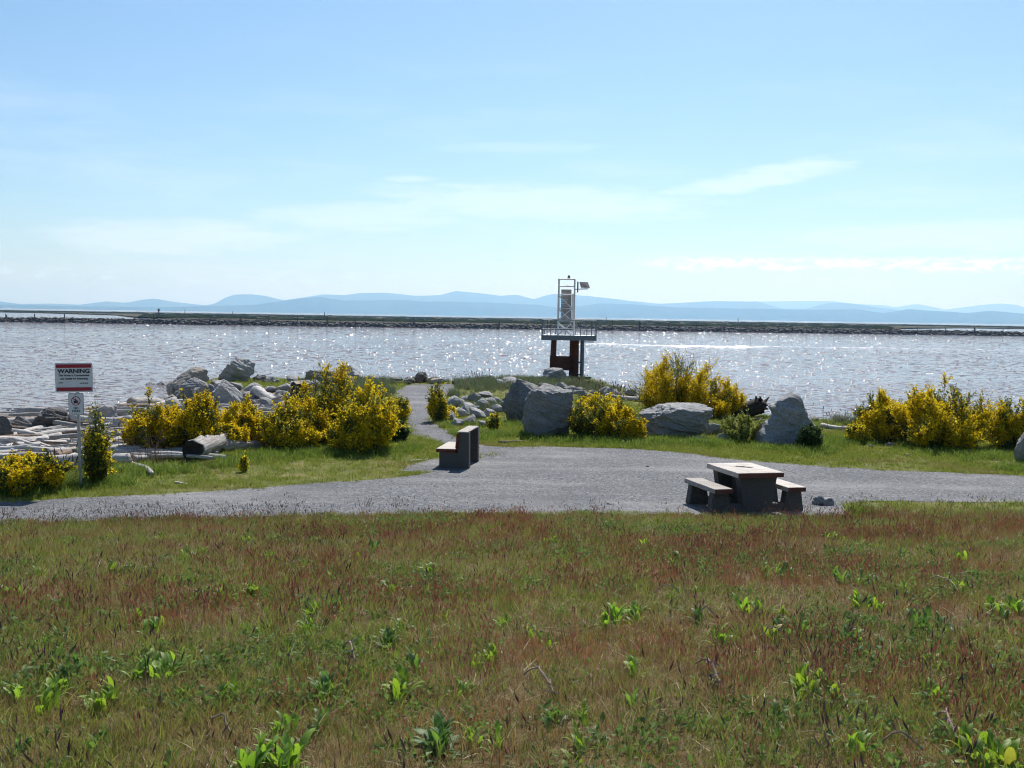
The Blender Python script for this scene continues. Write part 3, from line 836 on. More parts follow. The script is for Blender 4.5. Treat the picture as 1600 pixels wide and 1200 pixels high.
for i, (x, y, w_, h_, lab) in enumerate([(1393, 697.5, 16, 6, 'pale flat stone in short grass below the yellow bushes'), (1362, 699.5, 9, 5, 'small grey stone in grass near the low yellow sprig'), (1419, 713, 8, 4, 'tiny white stone on the grass verge by the path'),
                                         (1012, 730, 5, 3, 'tiny white pebble alone on the dark gravel'), (952, 789, 9, 3, 'little white stone at the edge of the gravel near meadow')]):
    rock('stone', x, y, w_, h_, lab, seed=60 + i, sub=2)
# beach edge boulders
rock('boulder', 72, 672, 56, 34, 'rounded dark boulder at the water edge beyond the sign', M_ROCKD, 71, 4, sharp=9)
rock('boulder', 28, 675, 40, 24, 'low jagged dark boulder at the water edge', M_ROCKD, 72, 4)
rock('boulder', -6, 690, 44, 46, 'dark boulder cut off at the picture edge near driftwood', M_ROCKD, 73, 4)
rock('boulder', 108, 664, 36, 16, 'flat black rock behind the no fires sign', M_ROCKD, 74, 3)
rock('boulder', 156, 668, 50, 36, 'wedge-shaped block with pale top among the driftwood', M_ROCK, 75, 4, extra=[(-0.55, -0.2, 0.8, 0.5), (0.95, -0.25, 0.1, 0.75), (0.1, -1, 0.0, 0.6)], planes=5, sharp=26)
rock('boulder', 186, 650, 34, 18, 'dark rock behind the pale wedge-shaped block', M_ROCKD, 76, 3)
rock('boulder', 203, 644, 30, 15, 'black low rock among driftwood close to the water', M_ROCKD, 176, 3)
rock('boulder', 290, 611, 54, 37, 'brown slab boulder tilted up towards the sky', M_ROCKB, 77, 4, extra=[(-0.55, -0.3, 0.75, 0.42), (0.95, -0.3, 0.1, 0.7)], planes=6, sharp=22)
rock('boulder', 272, 617, 34, 20, 'brown wedge rock at the low end of the tilted slab', M_ROCKB, 78, 4)
rock('boulder', 302, 622, 48, 32, 'grey blocky boulder in front of the tilted brown slab', M_ROCK, 79, 4)
rock('boulder', 363, 598, 56, 40, 'humped light grey boulder at the end of the grass spit', M_ROCK, 80, 5, sharp=20, extra=[(0.75, -0.4, 0.5, 0.7)])
rock('boulder', 352, 634, 50, 40, 'sharp pyramid-shaped grey boulder in the rubble', M_ROCK, 81, 4, extra=[(0.5, -0.55, 0.65, 0.5), (-0.75, -0.3, 0.6, 0.52), (-0.1, -0.95, 0.1, 0.62)], planes=5, sharp=26)
rock('boulder', 326, 624, 26, 24, 'narrow grey boulder beside the pyramid-shaped one', M_ROCK, 82, 4)
rock('small_boulder', 336, 602, 20, 9, 'small brown rock between slab and humped boulder', M_ROCKB, 83)
rock('small_boulder', 403, 597, 22, 11, 'small dark rock right beside the humped boulder', M_ROCKD, 84)
rock('small_boulder', 404, 594, 14, 10, 'light pointed stone next to the humped boulder', M_ROCK, 85)
rock('boulder', 500, 604, 62, 25, 'dark layered rock mound behind the big yellow bush', M_ROCKB, 90, 4)
rock('boulder', 545, 596, 40, 25, 'light craggy rock on top behind the big yellow bush', M_ROCK, 91, 4)
rock('boulder', 656, 598, 20, 17, 'dark upright rock at the seaward end of the path', M_ROCKD, 92, 3)
rock('small_boulder', 638, 599, 22, 9, 'low dark rock at the far end of the path', M_ROCKD, 93, 3)
rock('small_boulder', 683, 600, 26, 9, 'low mossy rock at the end of the gravel path', M_ROCKB, 94, 3)

POOL = [rock_mesh('rubble', 200 + i, 2, planes=11, sharp=18, rough=0.07) for i in range(14)]


def pool_rock(px, by, w_, h_, label, group, mat_=None, name='rubble_stone'):
    me = POOL[rng.integers(len(POOL))]
    if len(me.materials) == 0: me.materials.append(M_ROCK)
    o = rock(name, px, by, w_, h_, label, mesh=me, rz=0.0, group=group, tilt=(rng.random() * 0.5 - 0.25, rng.random() * 0.6 - 0.3), deep=0.7 + 0.4 * rng.random(), cat='stone')
    if mat_ is not None: o.material_slots[0].link = 'OBJECT'; o.material_slots[0].material = mat_
    return o


# heap by the path
for (x, y, w_, h_) in [(706, 638, 26, 20), (695, 658, 34, 18), (722, 634, 22, 10), (740, 628, 24, 14), (758, 622, 26, 10), (733, 645, 34, 14), (716, 652, 36, 15), (752, 640, 26, 16), (766, 634, 22, 13), (775, 631, 20, 10), (745, 655, 30, 16), (730, 664, 28, 17),
                       (762, 652, 26, 14), (778, 645, 22, 12), (715, 666, 24, 14), (757, 667, 22, 9), (703, 645, 18, 10), (750, 632, 18, 9), (783, 640, 18, 10), (769, 662, 22, 12), (727, 626, 16, 8)]:
    pool_rock(x, y, w_, h_, 'grey broken stone in the heap between path and big boulders', 'stones heaped beside the path')
for i in range(20):
    x = 770 + 250 * rng.random(); y = (600 if x < 860 else 604 + 0.10 * (x - 860)) + 9 * rng.random(); s_ = 8 + 12 * rng.random()
    pool_rock(x, y, s_ * 1.5, s_ * 0.7, ('pale' if i % 2 else 'grey') + ' stone in dune grass near the beacon foot', 'stones near the beacon')
# rubble on the spit
for i in range(150):
    x = 225 + 265 * rng.random(); y = 610 + 75 * rng.random() ** (1.0 if i < 92 else 2.2) * min(1, (x - 200) / 150)
    if x > 470 and y > 640: continue
    s_ = 9 + 17 * rng.random() ** 1.6
    pool_rock(x, y, s_ * 1.25, s_ * 0.7, (lambda br: ('brown' if br else 'grey') + (' large' if s_ > 17 else ' small' if s_ < 12 else '') + ' broken stone in the rubble behind the row of yellow bushes')(i % 6 == 0), 'rubble on the spit', M_ROCKB if i % 6 == 0 else None)
for i in range(30):
    x = 405 + 100 * rng.random() if i < 12 else 545 + 160 * rng.random() if i < 22 else 250 + 60 * rng.random()
    y = 597 + 2.5 * rng.random()
    s_ = 7 + 8 * rng.random()
    pool_rock(x, y + (18 if i >= 22 else 0), s_ * 1.4, s_ * 0.75, 'small ' + ('grey' if i % 3 == 0 else 'dark') + ' stone at the waterline ' + ('behind the tallest row bush' if i < 12 else 'at the far end of the path' if i < 22 else 'beside the tilted brown slab'), 'stones along the waterline', None if i % 3 == 0 else M_ROCKD)
for i in range(40):
    x = 900 + 700 * rng.random(); p = G(x, 690); y0 = {0: 616, 1: 640, 2: 655}[0 if x < 1010 else 1 if x < 1200 else 2] + 6 * rng.random()
    s_ = 8 + 9 * rng.random()
    pool_rock(x, y0, s_ * 1.5, s_ * 0.8, ('brown' if i % 3 == 0 else 'grey') + ' stone on the water bank ' + ('beside the beacon' if x < 1010 else 'near the dark root stump' if x < 1200 else 'behind the rounded yellow bushes'), 'stones on the bank', M_ROCKB if i % 3 == 0 else None)

# ------------------------------------------------------------------ driftwood
def log_mesh(name, L, r0, r1, seed, bend=0.06, sides=12, rings=16, hollow=False, rag=0.0):
    rs = np.random.default_rng(seed); V = []; a = np.linspace(0, 2 * np.pi, sides, endpoint=False); ph = rs.random(4) * 6
    for i in range(rings):
        u = i / (rings - 1); x = (u - 0.5) * L; r = r0 + (r1 - r0) * u
        cy = bend * L * math.sin(u * 3.1 + ph[0]) * 0.35; cz = bend * L * 0.25 * math.sin(u * 4 + ph[1])
        rr = r * (1 + 0.07 * np.sin(a * 3 + ph[2] + u * 2) + 0.06 * np.sin(a * 5 + ph[3] - u * 3) + 0.10 * (rs.random(sides) - 0.5))
        if rs.random() < 0.12: rr = rr * (1 + 0.22 * np.maximum(0, np.cos(a - rs.random() * 6)) ** 3)
        xo = 0 if 0 < i < rings - 1 else rag * r * (rs.random(sides) - 0.5) * 2
        V += list(zip(np.full(sides, x) + xo, cy + rr * np.cos(a), cz + rr * np.sin(a)))
    Fq = []
    for i in range(rings - 1):
        for k in range(sides): Fq.append((i * sides + k, i * sides + (k + 1) % sides, (i + 1) * sides + (k + 1) % sides, (i + 1) * sides + k))
    n0 = len(V); mats = [0] * len(Fq); tris = []
    for end, base in ((0, 0), (1, (rings - 1) * sides)):
        cen = np.mean(np.array(V[base:base + sides]), 0); V.append(tuple(cen + np.array([(0.45 * r0 if end == 0 else -0.2 * r1) if hollow and end == 0 else 0, 0, 0])))
        c = len(V) - 1
        for k in range(sides):
            t3 = (base + (k + 1) % sides, base + k, c) if end == 0 else (base + k, base + (k + 1) % sides, c)
            tris.append(t3); mats.append(1)
    me = np_mesh(name, V, [np.array(Fq), np.array(tris)], False, mats)
    sm = np.array([m == 0 for m in mats]); me.polygons.foreach_set('use_smooth', sm)
    return me


M_END = simple('log_end', (0.30, 0.25, 0.19), 0.9, 0, 0.35, 14, 0.01)
M_ENDD = simple('dark_log_end', (0.035, 0.028, 0.024), 0.95, 0, 0.4, 14, 0.02)  # near-black colour for hollow and dark log ends


def log(x0, y0, x1, y1, dpx, label, group=None, m=None, seed=None, taper=0.75, raise_=0.0, hollow=False, endm=None, bend=0.05, rag=0.3, cat='log', name='driftwood_log', flip=False):
    a, b2 = G(x0, y0), G(x1, y1)
    if flip: a, b2 = b2, a
    ra = dpx / 2 * a.y / F; d = b2 - a; L = d.length; mid = (a + b2) / 2
    zz = max(hz(a.x, a.y) + ra * 0.75, WATER_Z + 0.1)
    me = log_mesh(name, L, ra, ra * taper, seed if seed is not None else rng.integers(9999), bend, hollow=hollow, rag=rag)
    me.materials.append(m or M_DRIFT); me.materials.append(endm or M_END)
    a3 = Vector((a.x, a.y, hz(a.x, a.y) + ra * 0.72)); b3 = Vector((b2.x, b2.y, hz(b2.x, b2.y) + ra * taper * 0.72))
    dd = (b3 - a3); q = dd.to_track_quat('X', 'Z')
    o = link(name, me, None, None, (a3 + b3) / 2 + Vector((0, 0, raise_)))
    o.rotation_mode = 'QUATERNION'; o.rotation_quaternion = q
    return tag(o, label, cat, group)


GL = 'driftwood logs on the beach'
log(70, 731, 204, 723, 23, 'big pale log lying behind the sign post and bush', seed=1, taper=0.8, bend=0.03)
log(302, 724, 348, 703, 34, 'thick log with black hollow end facing the grass', seed=2, raise_=0.10, hollow=True, endm=M_ENDD, bend=0.02, rag=0.15, taper=0.92)
log(338, 709, 405, 699, 25, 'rough bleached log joining the hollow-ended one', seed=3, rag=1.1, bend=0.12)
log(206, 722, 290, 714, 13, 'pale half-buried log between the sign and hollow log', seed=4)
log(212, 722, 231, 747, 8, 'short bleached branch lying down the grass slope', seed=5, bend=0.1)
log(82, 664, 192, 671, 12, 'long straight log resting below the dark boulders', seed=6, raise_=0.25)
log(0, 689, 76, 670, 11, 'pale log slanting up to the dark boulder at shore', seed=7)
log(-20, 707, 82, 694, 9, 'thin bleached log end in the beach heap by the bush', seed=8)
log(-20, 716, 122, 699, 10, 'long bleached log running behind the sign post', seed=9)
log(-20, 724, 80, 708, 12, 'white log above the corner yellow bush', seed=10)
log(88, 718, 120, 709, 14, 'short brown log chunk just behind the sign post', m=M_DRIFTB, seed=12)
log(52, 718, 88, 715, 9, 'dark short log beside the brown chunk', m=M_DRIFTB, seed=13)
log(165, 689, 202, 674, 10, 'bleached log pointing into the second yellow bush', seed=14)
log(163, 700, 197, 690, 15, 'chunky white log between narrow bush and yellow bush', seed=15, rag=0.7)
log(160, 710, 192, 708, 8, 'thin grey log above the big pale log', seed=16)
log(195, 638, 295, 627, 12, 'pale curved log in front of the brown slab boulder', seed=17, bend=0.1)
log(228, 634, 332, 629, 11, 'long grey log lying against the slab boulders', seed=18)
log(222, 649, 290, 643, 13, 'thick grey log behind the second yellow bush', seed=19)
log(172, 659, 226, 652, 9, 'grey log running from the wedge block to bushes', seed=20)
log(126, 646, 168, 650, 9, 'pale log behind the no fires sign', seed=21)
log(398, 618, 436, 630, 16, 'short thick log with cut end in the rubble', seed=22, rag=0.1)
log(345, 653, 432, 650, 9, 'thin pale log above the third yellow bush', seed=23)
log(300, 660, 352, 650, 8, 'thin log half hidden in bushes by the rubble', seed=24)
for i in range(120):
    x = 350 * rng.random() - 40; y = 642 + 80 * rng.random()
    if x > 240 and y > 672: continue
    y = max(y, 655 - 0.08 * (x + 40))
    ln = 45 + 110 * rng.random(); sl = (rng.random() - 0.6) * 0.22; dd_ = 5 + 8 * rng.random() ** 1.5
    log(x, y, x + ln, y + sl * ln, dd_, ('brown' if i % 8 == 0 else 'bleached grey') + (' thick' if dd_ > 9 else ' thin' if dd_ < 6.5 else '') + (' long' if ln > 115 else ' short' if ln < 70 else '') + ' driftwood log in the beach heap', GL, m=M_DRIFTB if i % 8 == 0 else None, raise_=0.12 * rng.random(), bend=0.08)
log(780, 694, 850, 689, 6, 'flat weathered driftwood plank in grass before tall boulder', seed=30, m=M_DRIFTB, bend=0.03, taper=0.6)
log(274, 755.5, 293, 757.5, 4, 'little white stick on the mown grass', seed=31)
log(948, 622, 1002, 628, 9, 'white drift log on the bank beside the light beacon', seed=32)
log(1284, 668, 1328, 674, 9, 'white drift log beside the notched upright boulder', seed=33)
log(1188, 660, 1225, 664, 6, 'thin pale log between dark root stump and notched boulder', seed=34)
log(1140, 660, 1190, 656, 6, 'dark thin log below the root stump', m=M_DARKW, seed=35)
log(612, 601, 640, 601, 7, 'black log lying at the far end of the path', m=M_DARKW, endm=M_ENDD, seed=36)
log(708, 601, 742, 599, 7, 'dark log at the tip beyond the dune grass', m=M_DARKW, endm=M_ENDD, seed=37)
log(640, 722, 668, 718, 3, 'thin pale stick at the gravel edge by the bench', seed=38)

# standing cut stump in the bushes
p = G(468, 640); s_ = p.y / F
me = log_mesh('stump', 46 * s_, 15 * s_, 14 * s_, 44, 0.0, rag=0.25); me.materials.append(M_DARKW); me.materials.append(M_END)
o = link('tree_stump', me, None, None, p + Vector((0, 0, 20 * s_)), (0, R(-88), 0.3)); tag(o, 'dark upright stump rising behind the big yellow bush', 'stump')

# root wad of a drift stump
p = G(1172, 652); s_ = p.y / F
root = empty('root_stump', p); tag(root, 'dark upturned root stump by the water between two boulders', 'stump')
me = log_mesh('trunk', 50 * s_, 10 * s_, 13 * s_, 51, 0.1, rag=0.6); me.materials.append(M_DARKW); me.materials.append(M_ENDD)
link('trunk', me, None, root, (-4 * s_, 0, 13 * s_), (0, R(-14), R(6)))
for i in range(9):
    an = R(-20 + 150 * i / 8 + rng.random() * 20); ln = (14 + 16 * rng.random()) * s_
    me = log_mesh('root', ln, 4.5 * s_, 1.2 * s_, 60 + i, 0.3, sides=7, rings=8); me.materials.append(M_DARKW); me.materials.append(M_ENDD)
    d = Vector((math.cos(an) * 0.75, (rng.random() - 0.5) * 1.2, abs(math.sin(an)) * 0.9)).normalized()
    o = link('root', me, None, root, Vector((14 * s_, 0, 14 * s_)) + d * ln * 0.42); o.rotation_mode = 'QUATERNION'; o.rotation_quaternion = d.to_track_quat('X', 'Z')

# twiggy litter between the logs
V, Fc = [], []
k = 0
for i in range(2600):
    x, y = -30 + 25 * rng.random(), 26 + 24 * rng.random()
    d0 = float(land_d(np.array([x]), np.array([y]))[0])
    if d0 < -0.3 or d0 > 17: continue
    a = rng.normal() * 0.5; ln = 0.15 + 0.6 * rng.random() ** 2; r_ = 0.012 + 0.03 * rng.random()
    z = hz(x, y) + 0.03 + 0.1 * rng.random(); dx, dy, dz = math.cos(a) * ln, math.sin(a) * ln, (rng.random() - 0.4) * 0.2 * ln
    c0 = np.array([x, y, z]); c1 = c0 + (dx, dy, dz); nn = np.array([-math.sin(a), math.cos(a), 0]) * r_
    V += [c0 + nn, c0 - nn, c0 + (0, 0, r_ * 1.6), c1 + nn, c1 - nn, c1 + (0, 0, r_ * 1.6)]
    Fc += [(k, k + 2, k + 5, k + 3), (k + 2, k + 1, k + 4, k + 5), (k + 1, k, k + 3, k + 4)]; k += 6
tag(link('driftwood_litter', np_mesh('driftwood_litter', V, np.array(Fc)), M_DRIFT), 'broken sticks littering the beach between the logs', 'driftwood', kind='stuff')

# ------------------------------------------------------------------ bench
M_BOLT = simple('grey_steel', (0.34, 0.35, 0.36), 0.5, 0.6, 0.2, 8)
bq = P(709, 732.5); BA = R(-8)
bench = empty('bench', (bq.x, bq.y, 0.008), BA)
tag(bench, 'park bench with concrete ends and red-brown planks beside the path', 'bench')
# local axes: x = depth (seat towards -x), y = along the bench
BL = 1.5
prof = [(-0.36, 0.0), (-0.36, 0.36), (0.10, 0.37), (0.14, 0.84), (0.35, 0.86), (0.36, 0.0)]
for y in (0.02, BL - 0.22):
    MB().poly([(x, y, z) for x, z in prof], 0.2).build('end_support', M_CONC, bench)
for k, (x, wd) in enumerate([(-0.315, 0.24), (-0.075, 0.23)]):
    MB().box((x, BL / 2, 0.415), (wd, BL, 0.085), bev=0.008).build('seat_plank', M_PLANK if False else M_REDW, bench)
for k, z in enumerate((0.565, 0.745)):
    MB().box((0.075 + 0.016 * k, BL / 2, z), (0.085, BL, 0.17), Euler((0, R(5), 0)), bev=0.008).build('back_plank', M_REDW, bench)
MB().box((0.20, BL / 2, 0.872), (0.26, BL, 0.03), bev=0.006).build('top_rail', M_PLANK, bench)  # pale cap: sunlit top edge of the back given as colour
MB().box((-0.2, BL / 2, 0.462), (0.46, BL - 0.004, 0.008)).build('sunlit_seat_top', M_PLANK, bench)  # pale sheet over the red-brown planks, painting in the sunlit seat top

# ------------------------------------------------------------------ picnic table
TA = R(14); tc_ = Vector((4.74, 21.16)) + Vector((-math.sin(TA), math.cos(TA))) * 0.70
table = empty('picnic_table', (tc_.x, tc_.y, 0.008), TA)
tag(table, 'picnic table with concrete pedestals and pale planked top on the gravel', 'picnic table')
TL = 1.42; table.scale = (1.05, 1.02, 1.0)
for x in (-0.302, 0.0, 0.302):
    MB().box((x, 0, 0.715), (0.298, TL, 0.095), bev=0.006).build('top_plank', [M_PLANK], table)
M_ENDRED = simple('plank_end_red', (0.14, 0.05, 0.035), 0.8, 0, 0.3, 9)  # darker red-brown for the thin sheets over the plank ends
for sx in (-1, 1):
    MB().box((sx * 0.72, 0, 0.425), (0.36, TL, 0.09), bev=0.006).build('seat_plank', [M_PLANK], table)
    for sy in (-1, 1):
        MB().box((sx * 0.72, sy * (TL / 2 + 0.003), 0.422), (0.35, 0.012, 0.078)).build('end_face', M_ENDRED, table)
for sy in (-1, 1):
    MB().box((0, sy * (TL / 2 + 0.003), 0.712), (0.89, 0.012, 0.083)).build('end_face', M_ENDRED, table)
    yy = sy * 0.50
    # main pedestal: narrow waist, wider head
    MB().poly([(-0.30, yy - 0.1, 0.0), (-0.29, yy - 0.1, 0.15), (-0.37, yy - 0.1, 0.667), (0.37, yy - 0.1, 0.667), (0.29, yy - 0.1, 0.15), (0.30, yy - 0.1, 0.0)], 0.2).build('pedestal', M_CONC, table)
    MB().box((0, yy, 0.075), (1.3, 0.17, 0.15), bev=0.01).build('foot_beam', M_CONC, table)
    for sx in (-1, 1):
        MB().box((sx * 0.72, yy, 0.19), (0.40, 0.205, 0.38), bev=0.01, taper=(0.74, 0.9)).build('seat_pedestal', M_CONC, table)
MB().box((0, 0, 0.40), (0.14, 0.82, 0.5)).build('core_wall', M_CONC, table)
# an uneven dark mark laid on the top
b = bmesh.new(); rr = np.random.default_rng(3)
for (cx_, cy_, r0_) in [(0.0, 0.16, 0.13), (0.10, 0.02, 0.08)]:
    vs = [b.verts.new((cx_ + math.cos(a) * r0_ * (0.35 + 0.9 * rr.random()), cy_ + math.sin(a) * r0_ * (0.5 + 0.9 * rr.random()), 0.7645)) for a in np.linspace(0, 2 * np.pi, 17)[:-1]]
    b.faces.new(vs)
me = bpy.data.meshes.new('dark_mark'); b.to_mesh(me); b.free()
link('dark_mark', me, simple('dark_mark_wood', (0.035, 0.03, 0.028), 0.9), table)

# ------------------------------------------------------------------ signs
M_WHITE = simple('sign_white', (0.72, 0.74, 0.74), 0.45, 0, 0.05, 4)
M_RED = simple('sign_red', (0.36, 0.022, 0.045), 0.5, 0, 0.1, 5)
M_INK = simple('sign_ink', (0.03, 0.03, 0.035), 0.6, 0, 0.1, 5)
M_TEAL = simple('sign_rim', (0.20, 0.30, 0.29), 0.6, 0, 0.1, 5)
M_GALV = simple('galvanised_steel', (0.42, 0.44, 0.45), 0.45, 0.5, 0.2, 12)
sq = P(125.5, 763)
sign = empty('warning_sign', (sq.x, sq.y, 0), R(3)); sign.rotation_euler = (0, R(-1.4), R(3))
tag(sign, 'white and red water warning sign with no fires sign below on a post', 'sign')
MB().box((0, 0.03, 1.25), (0.055, 0.055, 2.6), bev=0.006).build('post', M_GALV, sign)


def panel_outline(w_, h_, r_, x, z):
    pts = []
    for cx_, cz_, a0 in ((w_ / 2 - r_, h_ / 2 - r_, 0), (-w_ / 2 + r_, h_ / 2 - r_, 90), (-w_ / 2 + r_, -h_ / 2 + r_, 180), (w_ / 2 - r_, -h_ / 2 + r_, 270)):
        for k in range(5): a = R(a0 + k * 22.5); pts.append((x + cx_ + r_ * math.cos(a), 0, z + cz_ + r_ * math.sin(a)))
    return pts


def text(body, size, x, z, m, name, parent, spx=1.0, y=-0.017, bold=0.0):
    cu = bpy.data.curves.new(name, 'FONT'); cu.body = body; cu.size = size; cu.align_x = 'CENTER'; cu.align_y = 'CENTER'; cu.offset = bold; cu.extrude = 0.0012; cu.resolution_u = 3
    o = bpy.data.objects.new('tmp', cu); C.objects.link(o); dg = bpy.context.evaluated_depsgraph_get()
    me = bpy.data.meshes.new_from_object(o.evaluated_get(dg)); bpy.data.objects.remove(o); bpy.data.curves.remove(cu); me.name = name; me.materials.clear()
    return link(name, me, m, parent, (x, y, z), (R(90), 0, 0), (spx, 1, 1))


wz = 2.27; wx = -0.055
pan = MB().poly(panel_outline(0.755, 0.60, 0.03, wx, wz), 0.012, (0, 1, 0)).build('warning_panel', M_WHITE, sign)
for dz in (0.235, -0.235): MB().box((wx, -0.004, wz + dz), (0.70, 0.008, 0.072)).build('red_band', M_RED, pan)
text('WARNING', 0.118, wx, wz + 0.128, M_INK, 'lettering', pan, 1.12, -0.004, 0.004)
text('This Water is Contaminated', 0.056, wx, wz + 0.045, M_INK, 'lettering', pan, 0.95, -0.004, 0.0014)
text('and Unsafe for Swimming', 0.056, wx, wz - 0.022, M_INK, 'lettering', pan, 0.95, -0.004, 0.0014)
for (x, w_, z) in [(-0.26, 0.10, -0.105), (0.21, 0.18, -0.115)]:
    mb = MB()
    for k in range(int(w_ / 0.014)): mb.box((wx + x + (k * 0.014 - w_ / 2), -0.003, wz + z), (0.009, 0.004, 0.012 + 0.006 * (k % 3)))
    tag(mb.build('small_print', M_INK, pan), kind='stuff')
nz_ = 1.73; nx_ = -0.03
rim = MB().poly(panel_outline(0.305, 0.45, 0.028, nx_, nz_), 0.010, (0, 1, 0)).build('no_fires_panel', M_TEAL, sign)
MB().poly([(p_[0], -0.003, p_[2]) for p_ in panel_outline(0.285, 0.43, 0.022, nx_, nz_)], 0.004, (0, -1, 0)).build('face', M_WHITE, rim)
# prohibition ring, bar and flame
b = bmesh.new(); n_ = 28; cz_ = nz_ + 0.065
ro, ri = 0.094, 0.078
vo = [b.verts.new((nx_ + ro * math.cos(i * 2 * math.pi / n_), -0.010, cz_ + ro * math.sin(i * 2 * math.pi / n_))) for i in range(n_)]
vi = [b.verts.new((nx_ + ri * math.cos(i * 2 * math.pi / n_), -0.010, cz_ + ri * math.sin(i * 2 * math.pi / n_))) for i in range(n_)]
for i in range(n_): b.faces.new((vo[i], vo[(i + 1) % n_], vi[(i + 1) % n_], vi[i]))
me = bpy.data.meshes.new('ring'); b.to_mesh(me); b.free(); link('ring', me, M_RED, rim)
MB().box((nx_, -0.0115, cz_), (0.165, 0.003, 0.016), Euler((0, R(45), 0))).build('bar', M_RED, rim)
fl = [(-0.038, -0.05), (-0.05, -0.02), (-0.04, 0.012), (-0.024, -0.004), (-0.018, 0.03), (-0.004, 0.056), (0.006, 0.022), (0.018, 0.006), (0.03, 0.024), (0.042, -0.012), (0.036, -0.05)]
MB().poly([(nx_ + x, -0.0085, cz_ + z) for x, z in fl], 0.0012, (0, -1, 0)).build('flame', M_INK, rim)
text('NO', 0.062, nx_, nz_ - 0.085, M_INK, 'lettering', rim, 1.0, -0.0085, 0.0014)
text('FIRES', 0.062, nx_, nz_ - 0.145, M_INK, 'lettering', rim, 1.15, -0.0085, 0.0014)
for z in (0.195, -0.195): MB().bar((nx_, -0.012, nz_ + z), (nx_, 0.0, nz_ + z), 0.010, 8).build('bolt', M_BOLT, rim)

# ------------------------------------------------------------------ light beacon
M_RUST = simple('rusty_steel', (0.095, 0.042, 0.030), 0.9, 0.0, 0.35, 1.6, 0.01, 0.15, (0.05, 0.028, 0.024))
M_GREY = simple('grey_painted_steel', (0.66, 0.68, 0.69), 0.55, 0.1, 0.15, 3, 0, 0.4)
M_STEEL = simple('blue_grey_steel', (0.13, 0.165, 0.195), 0.6, 0.2, 0.2, 2)
M_BOX = simple('equipment_box', (0.42, 0.40, 0.38), 0.7, 0, 0.15, 2, 0, 0.3, (0.26, 0.22, 0.19))
M_SOLAR = simple('solar_cells', (0.03, 0.03, 0.045), 0.3, 0, 0.2, 3)
TY = 70.0; k_ = TY / F                      # metres per photo pixel out there
tpx = lambda u: 820 + u / 5.7125; tpy = lambda v: 410 + v / 5.7125
d = ray(886, 590); tx0 = d.x / d.y * TY
zt = lambda v: H + ray(886, tpy(v)).z / ray(886, tpy(v)).y * TY
xt = lambda u: (u - 377) / 5.7125 * k_
bea = empty('light_beacon', (tx0, TY, 0), R(-4)); tag(bea, 'navigation light beacon on rusty legs with railed platform at the point', 'beacon')
zd0, zd1 = zt(692), zt(648)
zb = -1.6


def member(name, m, pts_list, r=0.03, n=6, parent=bea):
    mb = MB()
    for a, b_ in pts_list: mb.bar(a, b_, r, n)
    return mb.build(name, m, parent)


for u0, u1, ub0, ub1 in ((232, 275, 208, 262), (397, 476, 390, 478)):
    mb = MB()
    mb.poly([(xt(u0), -0.35, zd0), (xt(u1), -0.35, zd0), (xt(ub1), -0.35, zb), (xt(ub0), -0.35, zb)], 0.3)
    mb.poly([(xt(u0), 0.75, zd0), (xt(u1), 0.75, zd0), (xt(ub1), 0.75, zb), (xt(ub0), 0.75, zb)], 0.3)
    mb.build('leg', M_RUST, bea)
MB().box(((xt(222) + xt(440)) / 2, -0.30, (zt(836) + zt(962)) / 2), (xt(440) - xt(222), 0.10, zt(836) - zt(962)), bev=0.01).build('cross_plate', M_RUST, bea)
MB().box((xt(432), -0.36, zt(860)), (0.02, 0.05, 3.6)).build('seam', M_DARKW, bea)
pile = MB().bar((xt(508), -0.1, zb), (xt(508), -0.1, zd0), (xt(525) - xt(490)) / 2, 14).build('pile', M_STEEL, bea)
for v_ in (890, 1000): MB().box((xt(482), -0.1, zt(v_)), (xt(505) - xt(460), 0.08, 0.10)).build('tie', M_STEEL, bea)
# deck
xl, xr = xt(150), xt(632); dp = 3.0
mbd = MB().box(((xl + xr) / 2, -dp / 2 + 0.05, (zd0 + zd1) / 2), (xr - xl, 0.09, zd1 - zd0)).build('deck_beam', M_STEEL, bea)
MB().box(((xl + xr) / 2, dp / 2 - 0.05, (zd0 + zd1) / 2), (xr - xl, 0.09, zd1 - zd0)).build('deck_beam', M_STEEL, bea)
for x in (xl + 0.05, xr - 0.05): MB().box((x, 0, (zd0 + zd1) / 2), (0.08, dp - 0.2, zd1 - zd0 - 0.01)).build('deck_beam', M_STEEL, bea)
MB().box(((xl + xr) / 2, 0, zd1 - 0.03), (xr - xl - 0.12, dp - 0.2, 0.04)).build('deck', M_GREY, bea)
mb = MB()
for x in np.linspace(xl + 0.4, xr - 0.4, 5): mb.box((x, 0, zd0 + 0.09), (0.07, dp - 0.22, 0.16))
mb.build('joists', M_STEEL, bea)
bm_ = MB(); bm_.box((xt(545), -0.4, zt(705)), (0.9, 0.12, 0.06)); bm_.build('bracket', M_STEEL, bea)
zr = zd1 + 0.93; zm = zd1 + 0.36
for y in (-dp / 2 + 0.05, dp / 2 - 0.05):
    for u in ((150, 200, 232, 490, 547, 587, 632) if y < 0 else (160, 260, 350, 445, 520, 620)):
        MB().bar((xt(u) + (0.03 if u == 150 else -0.03 if u == 632 else 0), y, zd1 - 0.02), (xt(u) + (0.03 if u == 150 else -0.03 if u == 632 else 0), y, zr), 0.026, 6).build('rail_post', M_STEEL, bea)
    member('top_rail', M_STEEL, [((xl, y, zr), (xr, y, zr))], 0.03)
    member('middle_rail', M_STEEL, [((xl, y, zm), (xr, y, zm))], 0.026)
